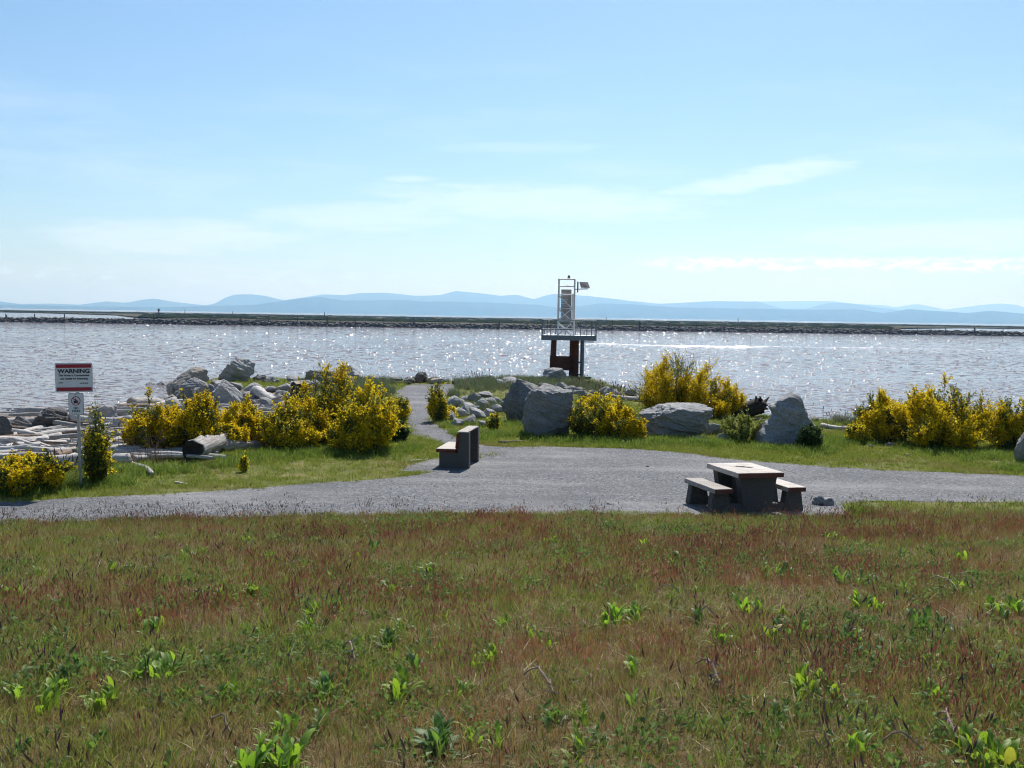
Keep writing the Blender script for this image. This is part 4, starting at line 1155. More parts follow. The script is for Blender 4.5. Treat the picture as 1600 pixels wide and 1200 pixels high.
for x in (xl + 0.02, xr - 0.02):
    member('top_rail', M_STEEL, [((x, -dp / 2, zr), (x, dp / 2, zr))], 0.03)
    member('middle_rail', M_STEEL, [((x, -dp / 2, zm), (x, dp / 2, zm))], 0.026)
    for y in (-0.7, 0, 0.7): MB().bar((x, y, zd1 - 0.02), (x, y, zr), 0.026, 6).build('rail_post', M_STEEL, bea)
# lattice mast
ta, tb = xt(290), xt(430); ty0, ty1 = -0.5, 0.5; ztop = zt(150)
for x in (ta, tb):
    for y in (ty0, ty1): MB().box((x, y, (zd1 + ztop) / 2), (0.085, 0.085, ztop - zd1)).build('mast_post', M_GREY, bea)
for v_ in (150, 213, 288, 412, 520):
    z = zt(v_)
    member('mast_ring', M_GREY, [((ta, ty0, z), (tb, ty0, z)), ((ta, ty1, z), (tb, ty1, z)), ((ta, ty0, z), (ta, ty1, z)), ((tb, ty0, z), (tb, ty1, z))], 0.03)
xm = xt(405)
for (va, vb, cross) in ((295, 408, False), (418, 516, True), (545, 648, True)):
    member('brace', M_GREY, [((ta, ty0 - 0.03, zt(va)), (xm, ty0 - 0.03, zt(vb)))], 0.036)
    if cross: member('brace', M_GREY, [((xm, ty0 - 0.05, zt(va)), (ta, ty0 - 0.05, zt(vb)))], 0.036)
    member('brace', M_GREY, [((ta, ty1, zt(va)), (tb, ty1, zt(vb)))], 0.036)
box = MB().box(((xt(312) + xt(402)) / 2, 0.1, (zt(242) + zt(512)) / 2), (xt(402) - xt(312), 0.6, zt(242) - zt(512)), bev=0.02).build('equipment_box', M_BOX, bea)
MB().box((xt(418), -0.1, (zt(290) + zt(512)) / 2), (xt(430) - xt(408), 0.5, zt(290) - zt(512))).build('side_panel', simple('pale_panel', (0.80, 0.81, 0.81), 0.6, 0, 0.08, 3), bea)
MB().box((xt(284), 0.0, (zt(290) + zt(512)) / 2), (0.05, 0.5, zt(290) - zt(512))).build('side_panel', M_GREY, bea)
for v_ in (300, 335, 350, 370, 390): member('rung', M_WHITE if v_ in (300, 335) else M_GREY, [((xt(315), ty0 - 0.01, zt(v_)), (xt(370), ty0 - 0.01, zt(v_)))], 0.022)
# lantern
lz = zt(148)
MB().bar((xt(377), 0, lz), (xt(377), 0, lz + 0.09), 0.10, 12).bar((xt(377), 0, lz + 0.09), (xt(377), 0, lz + 0.2), 0.07, 12).build('lantern', simple('lantern_glass', (0.10, 0.11, 0.12), 0.2, 0, 0.1, 3), bea)
MB().bar((xt(377), 0, lz + 0.2), (xt(377), 0, lz + 0.25), 0.08, 12, 0.015).build('lantern_cap', M_STEEL, bea)
# solar panel on an arm
px_ = xt(458)
MB().bar((px_, -0.45, zt(268)), (px_, -0.45, zt(172)), 0.045, 8).build('panel_post', M_STEEL, bea)
member('panel_arm', M_STEEL, [((tb, -0.45, zt(240)), (xt(545), -0.45, zt(236)))], 0.028)
member('panel_arm', M_STEEL, [((xt(545), -0.45, zt(236)), (xt(520), -0.45, zt(205)))], 0.022)
sp = MB().poly([(xt(472), -0.12, zt(176)), (xt(545), -0.12, zt(178)), (xt(566), -0.55, zt(229)), (xt(488), -0.55, zt(229))], 0.03, (0, 0.3, 0.9)).build('solar_panel', M_SOLAR, bea)
mb = MB(); cr = [(xt(472), -0.12, zt(176)), (xt(545), -0.12, zt(178)), (xt(566), -0.55, zt(229)), (xt(488), -0.55, zt(229))]
for i in range(4): mb.bar(cr[i], cr[(i + 1) % 4], 0.018, 5)
mb.build('frame', M_GREY, sp)

# ------------------------------------------------------------------ broom bushes
M_BTWIG = leafy('broom_twigs', [(0.1, (0.045, 0.06, 0.018)), (0.6, (0.085, 0.10, 0.03)), (1.0, (0.14, 0.10, 0.05))], 0.15)
M_BLEAF = leafy('broom_leaves', [(0.1, (0.07, 0.095, 0.02)), (0.6, (0.15, 0.18, 0.03)), (1.0, (0.24, 0.25, 0.05))], 0.42)
M_BFLOW = leafy('broom_flowers', [(0.0, (0.56, 0.34, 0.004)), (0.3, (0.76, 0.55, 0.006)), (0.7, (0.82, 0.64, 0.012)), (1.0, (0.84, 0.70, 0.05))], 0.48)


def strips(P0, P1, w0, w1):
    """thin three-sided prisms from P0 to P1"""
    n = len(P0); d = P1 - P0; d = d / (np.linalg.norm(d, axis=1, keepdims=True) + 1e-9)
    up = np.tile([0.0, 0.0, 1.0], (n, 1)); up[np.abs(d[:, 2]) > 0.9] = (1, 0, 0)
    a = np.cross(d, up); a /= np.linalg.norm(a, axis=1, keepdims=True); b_ = np.cross(d, a)
    V = np.zeros((n, 6, 3))
    for k in range(3):
        c_, s_ = math.cos(k * 2.094), math.sin(k * 2.094); off = a * c_ + b_ * s_
        V[:, k] = P0 + off * w0; V[:, 3 + k] = P1 + off * w1
    base = (np.arange(n) * 6)[:, None]
    q = np.concatenate([base + np.array([[k, (k + 1) % 3, 3 + (k + 1) % 3, 3 + k]]) for k in range(3)])
    return V.reshape(-1, 3), q


def cards(Pc, size, rs, elong=1.6, bend=0.35):
    """small folded petals or leaves, two triangles each"""
    n = len(Pc); u = rs.normal(size=(n, 3)); u /= np.linalg.norm(u, axis=1, keepdims=True)
    w_ = np.cross(u, rs.normal(size=(n, 3))); w_ /= np.linalg.norm(w_, axis=1, keepdims=True); nn = np.cross(u, w_)
    s = size[:, None]
    V = np.stack([Pc - u * s * elong * 0.5, Pc + w_ * s * 0.5 + nn * s * bend * 0.5, Pc + u * s * elong * 0.5, Pc - w_ * s * 0.5 + nn * s * bend * 0.5], 1)
    b_ = (np.arange(n) * 4)[:, None]
    return V.reshape(-1, 3), np.concatenate([b_ + np.array([[0, 1, 2]]), b_ + np.array([[0, 2, 3]])])


def broom_meshes(seed, Hh, W, nb=46, flow=0.62, lean=0.0, spike=0.12, fs=0.042):
    rs = np.random.default_rng(seed); S0, S1, sw = [], [], []; T0, T1 = [], []; pts = []; tt = []
    for i in range(nb):
        a = rs.random() * 6.283; rad = (rs.random() ** 0.6) * W / 2
        lob = float(vnoise(math.cos(a) * 1.7 + seed * 3.3, math.sin(a) * 1.7 + rad / W * 3 + seed))
        top = Hh * (1 - 0.46 * (rad / (W / 2)) ** 1.6) * (0.52 + 0.30 * rs.random() ** 0.7 + 0.36 * lob)
        rad *= 0.8 + 0.4 * lob
        if rs.random() < spike: top *= 1.16
        b0 = np.array([math.cos(a), math.sin(a), 0]) * rad * 0.42
        if rs.random() < 0.3: top *= 0.55
        e = np.array([math.cos(a) * rad + lean * top, math.sin(a) * rad, top]); prev = b0
        n = 7
        for k in range(1, n + 1):
            u = k / n; q = b0 + (e - b0) * np.array([u ** 0.85, u ** 0.85, u ** 1.12]) + rs.normal(size=3) * 0.03 * W * u * np.array([1, 1, 0.4])
            S0.append(prev); S1.append(q); sw.append(0.016 * (1.05 - u) * Hh / 1.5 + 0.003)
            if k >= 2:
                for j in range(6):
                    st = prev + (q - prev) * rs.random(); ln = (0.10 + 0.20 * rs.random()) * Hh * (0.6 + 0.4 * (1 - u) + 0.25)
                    dr = (q - prev) / (np.linalg.norm(q - prev) + 1e-9) * 0.8 + rs.normal(size=3) * 0.5 + np.array([0, 0, 0.45]); dr /= np.linalg.norm(dr)
                    en = st + dr * ln
                    if en[2] < 0.04: en[2] = 0.04
                    T0.append(st); T1.append(en)
                    for m in range(9):
                        v = (m + rs.random()) / 9; pts.append(st + (en - st) * v + rs.normal(size=3) * 0.02); tt.append(v)
            prev = q
    pts = np.array(pts); tt = np.array(tt)
    S0, S1 = np.array(S0), np.array(S1); T0, T1 = np.array(T0), np.array(T1); sw = np.array(sw)
    v1, f1 = strips(S0, S1, sw[:, None], sw[:, None] * 0.8); v2, f2 = strips(T0, T1, 0.006, 0.003)
    tw = np_mesh('stems', np.concatenate([v1, v2]), np.concatenate([f1, f2 + len(v1)])); attr(tw, 'rnd', np.repeat(rs.random(len(v1) // 6 + len(v2) // 6), 6))
    lf = pts[rs.random(len(pts)) < 0.7]
    lv, lfc = cards(lf, 0.022 + 0.022 * rs.random(len(lf)), rs, 2.2)
    lm = np_mesh('foliage', lv, lfc); attr(lm, 'rnd', np.repeat(rs.random(len(lf)), 4))
    rr = np.hypot(pts[:, 0], pts[:, 1]) / (W / 2); hh = pts[:, 2] / Hh
    cl = fbm(pts[:, 0] * 3.2 / W * 1.5 + seed, pts[:, 2] * 3.0 / Hh + pts[:, 1] * 2.0 / W + 3.0, 3)
    pr = 0.95 * flow * (0.04 + 0.96 * sst(0.16, 0.52, hh * 0.75 + rr * 0.36)) * (0.10 + 1.75 * sst(0.38, 0.60, cl)) * (0.5 + 0.7 * tt)
    fp = pts[rs.random(len(pts)) < np.clip(pr, 0, 1)]
    fp = np.concatenate([fp, fp + rs.normal(size=fp.shape) * 0.025, fp + rs.normal(size=fp.shape) * 0.04])
    fv, ff = cards(fp, fs * (0.75 + 0.6 * rs.random(len(fp))), rs, 1.15, 0.7)
    fm = np_mesh('blossom', fv, ff); attr(fm, 'rnd', np.repeat(rs.random(len(fp)), 4))
    for me, m in ((tw, M_BTWIG), (lm, M_BLEAF), (fm, M_BFLOW)): me.materials.append(m)
    return tw, lm, fm


def broom(px, by, top, wpx, label, seed, flow=0.62, lean=0.0, nb=46, spike=0.12, group='broom bushes', deep=1.0, dz=0.0):
    p = G(px, by); k = p.y / F; Hh = (by - top) * k; W = wpx * k
    W *= 1.24 if px < 560 and py_row(by) else 1.0 if px < 700 else 1.12; p = p + Vector((0, W * 0.46 * deep, 0)); p.z = hz(p.x, p.y) + dz
    root = empty('broom_bush', p, 0.0); tag(root, label, 'bush', group)
    for me in broom_meshes(seed, Hh, W, nb, flow, lean, spike): 
        o = link(me.name.split('.')[0], me, None, root)
        tag(o, kind='stuff')
    return root


def py_row(by): return by < 715


BR = [(18, 778, 710, 128, 'yellow flowering bush at the corner below the driftwood', 1, 0.9, 0.05, 52),
      (146, 760, 648, 36, 'tall narrow dark bush with few yellow flowers behind sign post', 2, 0.17, 0.0, 26),
      (230, 712, 627, 92, 'yellow bush just beyond the narrow one, above big pale log', 3, 0.78, 0.0, 50),
      (298, 712, 617, 76, 'yellow bush with dark spikes behind the hollow log', 4, 0.72, 0.0, 46),
      (368, 702, 634, 76, 'bright low yellow bush above the rough bleached log', 5, 0.95, 0.0, 46),
      (442, 708, 632, 84, 'greenish yellow bush between low bright bush and tallest group', 6, 0.66, 0.0, 46),
      (512, 697, 584, 104, 'tallest yellow bush of the row, dark at its base', 7, 0.78, 0.0, 60),
      (572, 711, 606, 92, 'yellow bush at the path end of the row', 8, 0.8, 0.0, 54),
      (588, 680, 614, 56, 'yellow bush tucked behind the last one before the path', 9, 0.6, 0.0, 40),
      (618, 664, 626, 42, 'low spreading yellow bush leaning over the gravel path', 10, 0.8, 0.15, 32),
      (682, 660, 604, 26, 'small upright greenish bush beside the path', 11, 0.35, 0.0, 22),
      (702, 655, 633, 18, 'tiny yellow sprig at the rubble heap beside path', 12, 0.7, 0.0, 14),
      (935, 690, 616, 108, 'yellow bush right beside the tall flat-topped boulder', 13, 0.48, 0.0, 52),
      (984, 692, 640, 44, 'small yellow bush against the long low boulder', 14, 0.7, 0.0, 30),
      (1062, 655, 552, 126, 'tallest solitary yellow bush behind the long low boulder', 15, 0.75, -0.05, 62),
      (1120, 655, 594, 84, 'yellow bush leaning out beside the dark root stump', 16, 0.75, 0.12, 40),
      (1398, 694, 619, 104, 'rounded yellow bush above pale flat stone', 17, 0.85, 0.0, 60),
      (1458, 680, 618, 70, 'yellow bush with tall spike between two rounded ones', 18, 0.6, 0.0, 44),
      (1502, 708, 612, 136, 'widest yellow bush in the row above the verge', 19, 0.95, 0.0, 74),
      (1596, 704, 622, 78, 'yellow bush cut by the picture edge behind grey boulder', 20, 0.95, 0.0, 46),
      (1345, 694, 664, 40, 'low yellow sprig bush in green grass near notched boulder', 21, 0.5, 0.0, 26),
      (335, 706, 646, 62, 'low yellow filler bush between spiked bush and bright low bush', 41, 0.8, 0.0, 36),
      (405, 700, 644, 62, 'low yellow bush squeezed between bright low and greenish bushes', 42, 0.75, 0.0, 36),
      (474, 704, 628, 70, 'mid-height yellow bush at the side of the tallest one', 43, 0.7, 0.0, 40),
      (548, 712, 636, 72, 'lower yellow bush in front of the two tallest in the row', 44, 0.85, 0.0, 40),
      (262, 708, 644, 60, 'low yellow bush joining the two bushes above the big log', 45, 0.75, 0.0, 34),
      (381, 738, 714, 9, 'tiny lone sprig in grass below the hollow log', 22, 0.07, 0.0, 6),
      (772, 676, 650, 20, 'small thin sprig in grass before the rounded boulder', 23, 0.08, 0.0, 14)]
for r_ in BR: broom(*r_)
M_HERB = leafy('pale_herb', [(0.0, (0.16, 0.21, 0.04)), (0.6, (0.27, 0.31, 0.06)), (1.0, (0.42, 0.40, 0.08))], 0.4)


def herb(px, by, top, wpx, label, seed, m):
    p = G(px, by); k = p.y / F; Hh = (by - top) * k; W = wpx * k; p = p + Vector((0, W * 0.3, 0))
    root = empty('leafy_shrub', p); tag(root, label, 'shrub')
    a, b_, c_ = broom_meshes(seed, Hh, W, 36, 0.10, 0, 0.05)
    b_.materials[0] = m
    for me in (a, b_): tag(link(me.name.split('.')[0], me, None, root), kind='stuff')
    bpy.data.meshes.remove(c_)


herb(1165, 694, 648, 72, 'pale yellow-green leafy shrub between long and notched boulders', 31, M_HERB)
M_DKHERB = leafy('dark_herb', [(0.0, (0.025, 0.05, 0.015)), (0.6, (0.045, 0.085, 0.02)), (1.0, (0.08, 0.13, 0.03))], 0.35)
herb(1268, 705, 662, 40, 'dark green bushy tuft at the foot of notched boulder', 32, M_DKHERB)
herb(616, 693, 655, 40, 'dark green bush foot at the path end of the row', 33, M_DKHERB)

# ------------------------------------------------------------------ grass
def tuft_mesh(name, seed, n, hmin, hmax, wid, spread, lean=0.35, curl=0.5, head=None, segs=3):
    """a clump of blades; head = (fraction, length, width) puts seed heads on some"""
    rs = np.random.default_rng(seed); V, Q, T, rnd = [], [], [], []
    for i in range(n):
        a = rs.random() * 6.283; r = spread * math.sqrt(rs.random()); b0 = np.array([math.cos(a) * r, math.sin(a) * r, 0])
        h = hmin + (hmax - hmin) * rs.random(); az_ = rs.random() * 6.283; le = lean * rs.random() + 0.04; cu = curl * rs.random()
        d = np.array([math.cos(az_), math.sin(az_), 0]); fa = rs.random() * 6.283; s = np.array([math.cos(fa), math.sin(fa), 0]) * wid * (0.6 + 0.8 * rs.random())
        k0 = len(V); g = rs.random()
        for k in range(segs + 1):
            u = k / segs; c_ = b0 + d * h * (le * u + cu * u * u * 0.6) + np.array([0, 0, h * (u - 0.22 * cu * u * u)])
            if k < segs: ww = s * (1 - 0.55 * u); V += [c_ - ww, c_ + ww]; rnd += [g, g]
            else: V.append(c_); rnd.append(g)
        for k in range(segs - 1): Q.append((k0 + 2 * k, k0 + 2 * k + 1, k0 + 2 * k + 3, k0 + 2 * k + 2))
        T.append((k0 + 2 * segs - 2, k0 + 2 * segs - 1, k0 + 2 * segs))
        if head and rs.random() < head[0]:
            e = V[-1]; dirv = (V[-1] - (V[-2] + V[-3]) / 2); dirv = dirv / np.linalg.norm(dirv)
            sd = np.array([math.cos(fa + 1), math.sin(fa + 1), 0]) * head[2]; k1 = len(V)
            V += [e - dirv * head[1] * 0.25, e + dirv * head[1] * 0.3 + sd, e + dirv * head[1], e + dirv * head[1] * 0.3 - sd]; rnd += [g * 0.4] * 4
            Q.append((k1, k1 + 1, k1 + 2, k1 + 3))
            sd2 = np.array([-sd[1], sd[0], 0]); k1 = len(V)
            V += [e - dirv * head[1] * 0.25, e + dirv * head[1] * 0.3 + sd2, e + dirv * head[1], e + dirv * head[1] * 0.3 - sd2]; rnd += [g * 0.4] * 4
            Q.append((k1, k1 + 1, k1 + 2, k1 + 3))
    me = np_mesh(name, V, [np.array(Q), np.array(T)]); attr(me, 'rnd', rnd)
    return me


def leaflet_mesh(name, seed, n, size, spread, hmax):
    rs = np.random.default_rng(seed); p = np.stack([rs.normal(size=n) * spread, rs.normal(size=n) * spread, rs.random(n) * hmax], 1)
    v, f = cards(p, size * (0.6 + 0.8 * rs.random(n)), rs, 1.7, 0.3); me = np_mesh(name, v, f); attr(me, 'rnd', np.repeat(rs.random(n), 4))
    return me


def scatter(name, meshes, mats_, x, y, z, scale, label, cat, seed, tilt=0.12, hscale=None, spin=6.283):
    """thousands of clumps set on points by geometry nodes"""
    rs = np.random.default_rng(seed); n = len(x)
    src = bpy.data.collections.new(name + '_clumps')
    for i, me in enumerate(meshes):
        if len(me.materials) == 0: me.materials.append(mats_ if not isinstance(mats_, list) else mats_[i])
        src.objects.link(bpy.data.objects.new(f'{name}_clump', me))
    pm = bpy.data.meshes.new(name); pm.vertices.add(n); pm.vertices.foreach_set('co', np.stack([x, y, z], 1).astype(np.float32).ravel())
    attr(pm, 'turn', np.stack([rs.normal(size=n) * tilt, rs.normal(size=n) * tilt, rs.random(n) * spin], 1), 'FLOAT_VECTOR')
    hs_ = np.ones(n) if hscale is None else hscale
    attr(pm, 'grow', np.stack([scale, scale, scale * hs_], 1), 'FLOAT_VECTOR'); attr(pm, 'pick', rs.integers(0, len(meshes), n), 'INT')
    o = bpy.data.objects.new(name, pm); C.objects.link(o)
    ng = bpy.data.node_groups.new(name, 'GeometryNodeTree')
    ng.interface.new_socket('Geometry', in_out='INPUT', socket_type='NodeSocketGeometry'); ng.interface.new_socket('Geometry', in_out='OUTPUT', socket_type='NodeSocketGeometry')
    N = ng.nodes; gi = N.new('NodeGroupInput'); go = N.new('NodeGroupOutput'); iop = N.new('GeometryNodeInstanceOnPoints'); ci = N.new('GeometryNodeCollectionInfo')
    ci.inputs['Collection'].default_value = src; ci.inputs['Separate Children'].default_value = True; ci.inputs['Reset Children'].default_value = True
    def na(nm, ty):
        q = N.new('GeometryNodeInputNamedAttribute'); q.data_type = ty; q.inputs['Name'].default_value = nm; return q
    er = N.new('FunctionNodeEulerToRotation'); ng.links.new(na('turn', 'FLOAT_VECTOR').outputs[0], er.inputs[0])
    L = ng.links.new
    L(gi.outputs[0], iop.inputs['Points']); L(ci.outputs[0], iop.inputs['Instance']); iop.inputs['Pick Instance'].default_value = True
    L(na('pick', 'INT').outputs[0], iop.inputs['Instance Index']); L(er.outputs[0], iop.inputs['Rotation']); L(na('grow', 'FLOAT_VECTOR').outputs[0], iop.inputs['Scale'])
    L(iop.outputs[0], go.inputs[0])
    md = o.modifiers.new('scatter', 'NODES'); md.node_group = ng
    return tag(o, label, cat, kind='stuff')


G_GREEN = leafy('meadow_green', [(0.05, (0.085, 0.135, 0.016)), (0.45, (0.155, 0.225, 0.028)), (0.8, (0.24, 0.30, 0.045)), (1.0, (0.42, 0.38, 0.15))], 0.48, (0.45, 0.50, 0.66, (0.25, 0.215, 0.05), 0.45))
G_BROWN = leafy('meadow_dry', [(0.05, (0.115, 0.060, 0.024)), (0.4, (0.20, 0.128, 0.047)), (0.75, (0.30, 0.225, 0.082)), (1.0, (0.56, 0.47, 0.27))], 0.4, (0.6, 0.50, 0.64, (0.27, 0.10, 0.045), 0.8))
G_SEED = leafy('seed_stems', [(0.05, (0.075, 0.045, 0.040)), (0.5, (0.12, 0.078, 0.060)), (1.0, (0.19, 0.135, 0.085))], 0.25)
G_RED = leafy('sorrel', [(0.05, (0.20, 0.075, 0.05)), (0.5, (0.30, 0.12, 0.075)), (1.0, (0.34, 0.19, 0.10))], 0.35)
G_WEED = leafy('weed_leaves', [(0.05, (0.065, 0.12, 0.03)), (0.6, (0.12, 0.20, 0.045)), (1.0, (0.21, 0.29, 0.07))], 0.45)
G_LAWN = leafy('lawn', [(0.05, (0.125, 0.17, 0.02)), (0.5, (0.22, 0.27, 0.036)), (0.85, (0.30, 0.32, 0.055)), (1.0, (0.46, 0.40, 0.15))], 0.42, (0.5, 0.5, 0.68, (0.28, 0.225, 0.09), 0.6))
G_LUSH = leafy('lush_grass', [(0.05, (0.07, 0.125, 0.014)), (0.5, (0.15, 0.225, 0.028)), (1.0, (0.30, 0.34, 0.075))], 0.48)
G_DUNE = leafy('dune_grass', [(0.05, (0.07, 0.105, 0.045)), (0.5, (0.13, 0.165, 0.075)), (1.0, (0.26, 0.255, 0.14))], 0.3)


def meadow_pts(dens, seed, ymin=4.2, bias=None):
    rs = np.random.default_rng(seed); n = int(dens * 34 * 18); x = rs.random(n) * 34 - 17; y = ymin + rs.random(n) * (22.5 - ymin)
    k = (np.abs(x) < y * 0.475 + 1.6) & (y < edge_y(x) + 0.12 * rs.normal(size=n) + np.where((x > 6.6), 0.5, 0.0)) & ~inside(GPOLY, x, y)
    if bias is not None: k &= rs.random(n) < bias(x, y)
    return x[k], y[k]


def put(name, meshes, m, xy, sc0, sc1, label, cat, seed, sink=0.0, tilt=0.12, **kw):
    x, y = xy; rs = np.random.default_rng(seed + 900)
    scatter(name, meshes, m, x, y, hs(x, y) - sink, sc0 + (sc1 - sc0) * rs.random(len(x)), label, cat, seed, tilt, **kw)


M_THATCH = leafy('dry_thatch', [(0.05, (0.16, 0.115, 0.055)), (0.5, (0.25, 0.185, 0.09)), (1.0, (0.48, 0.40, 0.25))], 0.25)
put('dry_thatch', [tuft_mesh('clump', 130 + i, 14, 0.02, 0.05, 0.0022, 0.12, 4.0, 1.2, None, 2) for i in range(4)], M_THATCH, meadow_pts(48, 15), 0.6, 1.4, 'flattened straw lying between the meadow plants', 'straw', 15)
gpatch = lambda x, y: sst(0.34, 0.58, fbm(x * 0.75 + 3, y * 0.75 + 8, 4))
bpatch = lambda x, y: 1 - 0.75 * gpatch(x, y)
put('meadow_grass', [tuft_mesh('clump', 10 + i, 16, 0.03, 0.12, 0.0024, 0.09, 0.6, 0.7) for i in range(4)], G_GREEN, meadow_pts(84, 1, bias=lambda x, y: 0.22 + 0.72 * gpatch(x, y)), 0.5, 1.45, 'short green grass covering the meadow slope', 'grass', 1)
put('dry_meadow_grass', [tuft_mesh('clump', 20 + i, 15, 0.03, 0.13, 0.0017, 0.10, 0.7, 0.6) for i in range(4)], G_BROWN, meadow_pts(120, 2, bias=lambda x, y: 0.15 + 0.85 * bpatch(x, y)), 0.5, 1.4, 'reddish brown dry grass mixed through the meadow', 'grass', 2)
xy = meadow_pts(170, 21, bias=lambda x, y: sst(10.5, 6.0, y) * (0.4 + 0.6 * gpatch(x, y)))
put('fine_meadow_grass', [tuft_mesh('clump', 140 + i, 16, 0.02, 0.09, 0.0016, 0.08, 0.8, 0.7) for i in range(4)], [G_GREEN, G_BROWN, G_GREEN, G_BROWN], xy, 0.5, 1.3, 'fine mixed grass low on the meadow slope', 'grass', 16)
put('seed_head_grass', [tuft_mesh('clump', 30 + i, 5, 0.16, 0.34, 0.0016, 0.07, 0.5, 0.35, (0.85, 0.055, 0.0055)) for i in range(5)], G_SEED,
    meadow_pts(17, 3, bias=lambda x, y: (0.12 + 0.88 * sst(0.42, 0.66, fbm(x * 0.4 + 31, y * 0.4 + 2, 3))) * (0.35 + 0.9 * sst(3.5, 0.0, edge_y(x) - y))), 0.7, 1.25, 'tall purplish grass stems with seed heads in the meadow', 'grass', 3, 0, 0.16)
put('red_sorrel', [tuft_mesh('clump', 40 + i, 12, 0.06, 0.19, 0.0016, 0.09, 0.3, 0.2, (0.9, 0.045, 0.005)) for i in range(4)], G_RED,
    meadow_pts(26, 4, bias=lambda x, y: 0.95 * sst(0.50, 0.68, fbm(x * 0.42 + 11, y * 0.42 + 27, 3)) + 0.07), 0.6, 1.1, 'patches of red sorrel spikes in the meadow', 'sorrel', 4)
put('low_weeds', [leaflet_mesh('clump', 50 + i, 40, 0.020, 0.07, 0.07) for i in range(4)], G_WEED,
    meadow_pts(22, 5, bias=lambda x, y: sst(0.44, 0.66, fbm(x * 0.7 + 51, y * 0.7 + 7, 3)) + 0.05), 0.7, 1.4, 'small leafy green weeds scattered in the meadow', 'weeds', 5)


def lawn_pts(n, seed, cond):
    rs = np.random.default_rng(seed); x = rs.random(n) * 44 - 22; y = 19.5 + rs.random(n) * 51
    k = (np.abs(x) < y * 0.475 + 1.5) & (land_d(x, y) < 0.35 * rs.normal(size=n) + 0.2) & (y > edge_y(x)) & (~inside(GPOLY, x, y) | inside(WEDGE, x, y)); x, y = x[k], y[k]
    k = rs.random(len(x)) < cond(x, y); return x[k], y[k]


thin = lambda x, y: 0.25 + 0.75 * sst(0.62, 0.36, fbm(x * 0.5 + 71, y * 0.5 + 13, 3))
put('lawn_grass', [tuft_mesh('clump', 60 + i, 26, 0.025, 0.075, 0.0045, 0.13, 0.7, 0.6, None, 2) for i in range(4)], G_LAWN, lawn_pts(170000, 6, lambda x, y: thin(x, y) * sst(56, 34, y) + 0.05), 0.7, 1.5, 'short yellow-green turf along the gravel path', 'grass', 6)
lush = lambda x, y: 0.55 * sst(0.50, 0.66, fbm(x * 0.42 + 5, y * 0.42 + 91, 3)) * sst(-0.5, 1.5, pdist(GPOLY, x, y) - 1.0)
put('lush_grass', [tuft_mesh('clump', 70 + i, 24, 0.05, 0.17, 0.006, 0.13, 0.7, 0.8) for i in range(4)], G_LUSH, lawn_pts(40000, 7, lambda x, y: lush(x, y) * sst(48, 40, y)), 0.6, 1.3, 'longer bright green grass around boulders and bushes', 'grass', 7)
# taller grass hugging boulders, logs and bush feet
hug = []
rs = np.random.default_rng(77)
for (px, py, n, sp) in [(800, 665, 90, 0.9), (780, 680, 90, 0.8), (820, 682, 60, 0.45), (857, 690, 70, 0.6), (925, 690, 160, 0.9), (965, 695, 160, 0.9), (1010, 692, 90, 0.7), (1060, 692, 110, 0.9), (1098, 695, 90, 0.6), (1125, 697, 60, 0.5), (1200, 702, 90, 0.6),
                        (1255, 707, 150, 0.7), (1275, 702, 120, 0.5), (1310, 692, 150, 0.9), (1340, 688, 110, 0.8), (1500, 712, 150, 1.1), (1460, 700, 90, 0.9), (1560, 716, 110, 0.6), (1590, 735, 70, 0.4), (1310, 797, 60, 0.16), (1303, 790, 40, 0.12), (1335, 803, 50, 0.25),
                        (100, 752, 130, 0.7), (160, 758, 110, 0.6), (60, 768, 120, 0.8), (200, 740, 130, 0.8), (255, 738, 90, 0.8), (350, 728, 50, 0.6), (390, 718, 70, 0.8), (450, 712, 150, 1.0), (530, 708, 170, 1.0), (600, 707, 120, 0.8), (630, 702, 60, 0.4), (700, 680, 60, 0.4), (745, 685, 80, 0.6),
                        (1590, 700, 60, 0.5), (720, 664, 40, 0.5), (690, 668, 40, 0.3)]:
    p = P(px, py); q = rs.normal(size=(n, 2)) * sp * 0.55 + np.array([p.x, p.y]); hug.append(q)
hug = np.concatenate(hug); hug = hug[~inside(GPOLY, hug[:, 0], hug[:, 1])]
put('tall_grass', [tuft_mesh('clump', 80 + i, 22, 0.08, 0.27, 0.006, 0.11, 0.7, 0.9) for i in range(4)], G_LUSH, (hug[:, 0], hug[:, 1]), 0.55, 1.2, 'tall green grass tufts at the feet of boulders and bushes', 'grass', 8)
# dune grass on the spit
dn = []
for (px, py, n, sx_, sy_) in [(760, 605, 320, 2.0, 3.0), (700, 618, 80, 0.6, 1.0), (800, 598, 320, 1.6, 2.5), (850, 600, 220, 1.4, 2.5), (905, 602, 160, 1.0, 2.5), (570, 600, 420, 1.5, 2.5), (590, 615, 260, 0.7, 2.0), (545, 612, 200, 1.0, 2.0), (740, 600, 200, 1.2, 2.0), (660, 597, 60, 0.8, 0.5), (940, 612, 160, 0.8, 2.0), (770, 640, 120, 0.8, 1.2), (1330, 660, 60, 1.0, 0.8)]:
    p = P(px, py); dn.append(rs.normal(size=(n, 2)) * np.array([sx_, sy_]) * 0.6 + np.array([p.x, p.y]))
dn = np.concatenate(dn); dn = dn[(~inside(GPOLY, dn[:, 0], dn[:, 1])) & (land_d(dn[:, 0], dn[:, 1]) < 0.8)]
put('dune_grass', [tuft_mesh('clump', 90 + i, 24, 0.12, 0.42, 0.008, 0.14, 0.55, 0.8) for i in range(4)], G_DUNE, (dn[:, 0], dn[:, 1]), 0.5, 1.25, 'grey-green dune grass along the path to the beacon', 'grass', 9)
sp_ = rs.random((1500, 2)) * np.array([12, 9]) + np.array([-17.5, 52]); sp_ = sp_[land_d(sp_[:, 0], sp_[:, 1]) < -0.2]
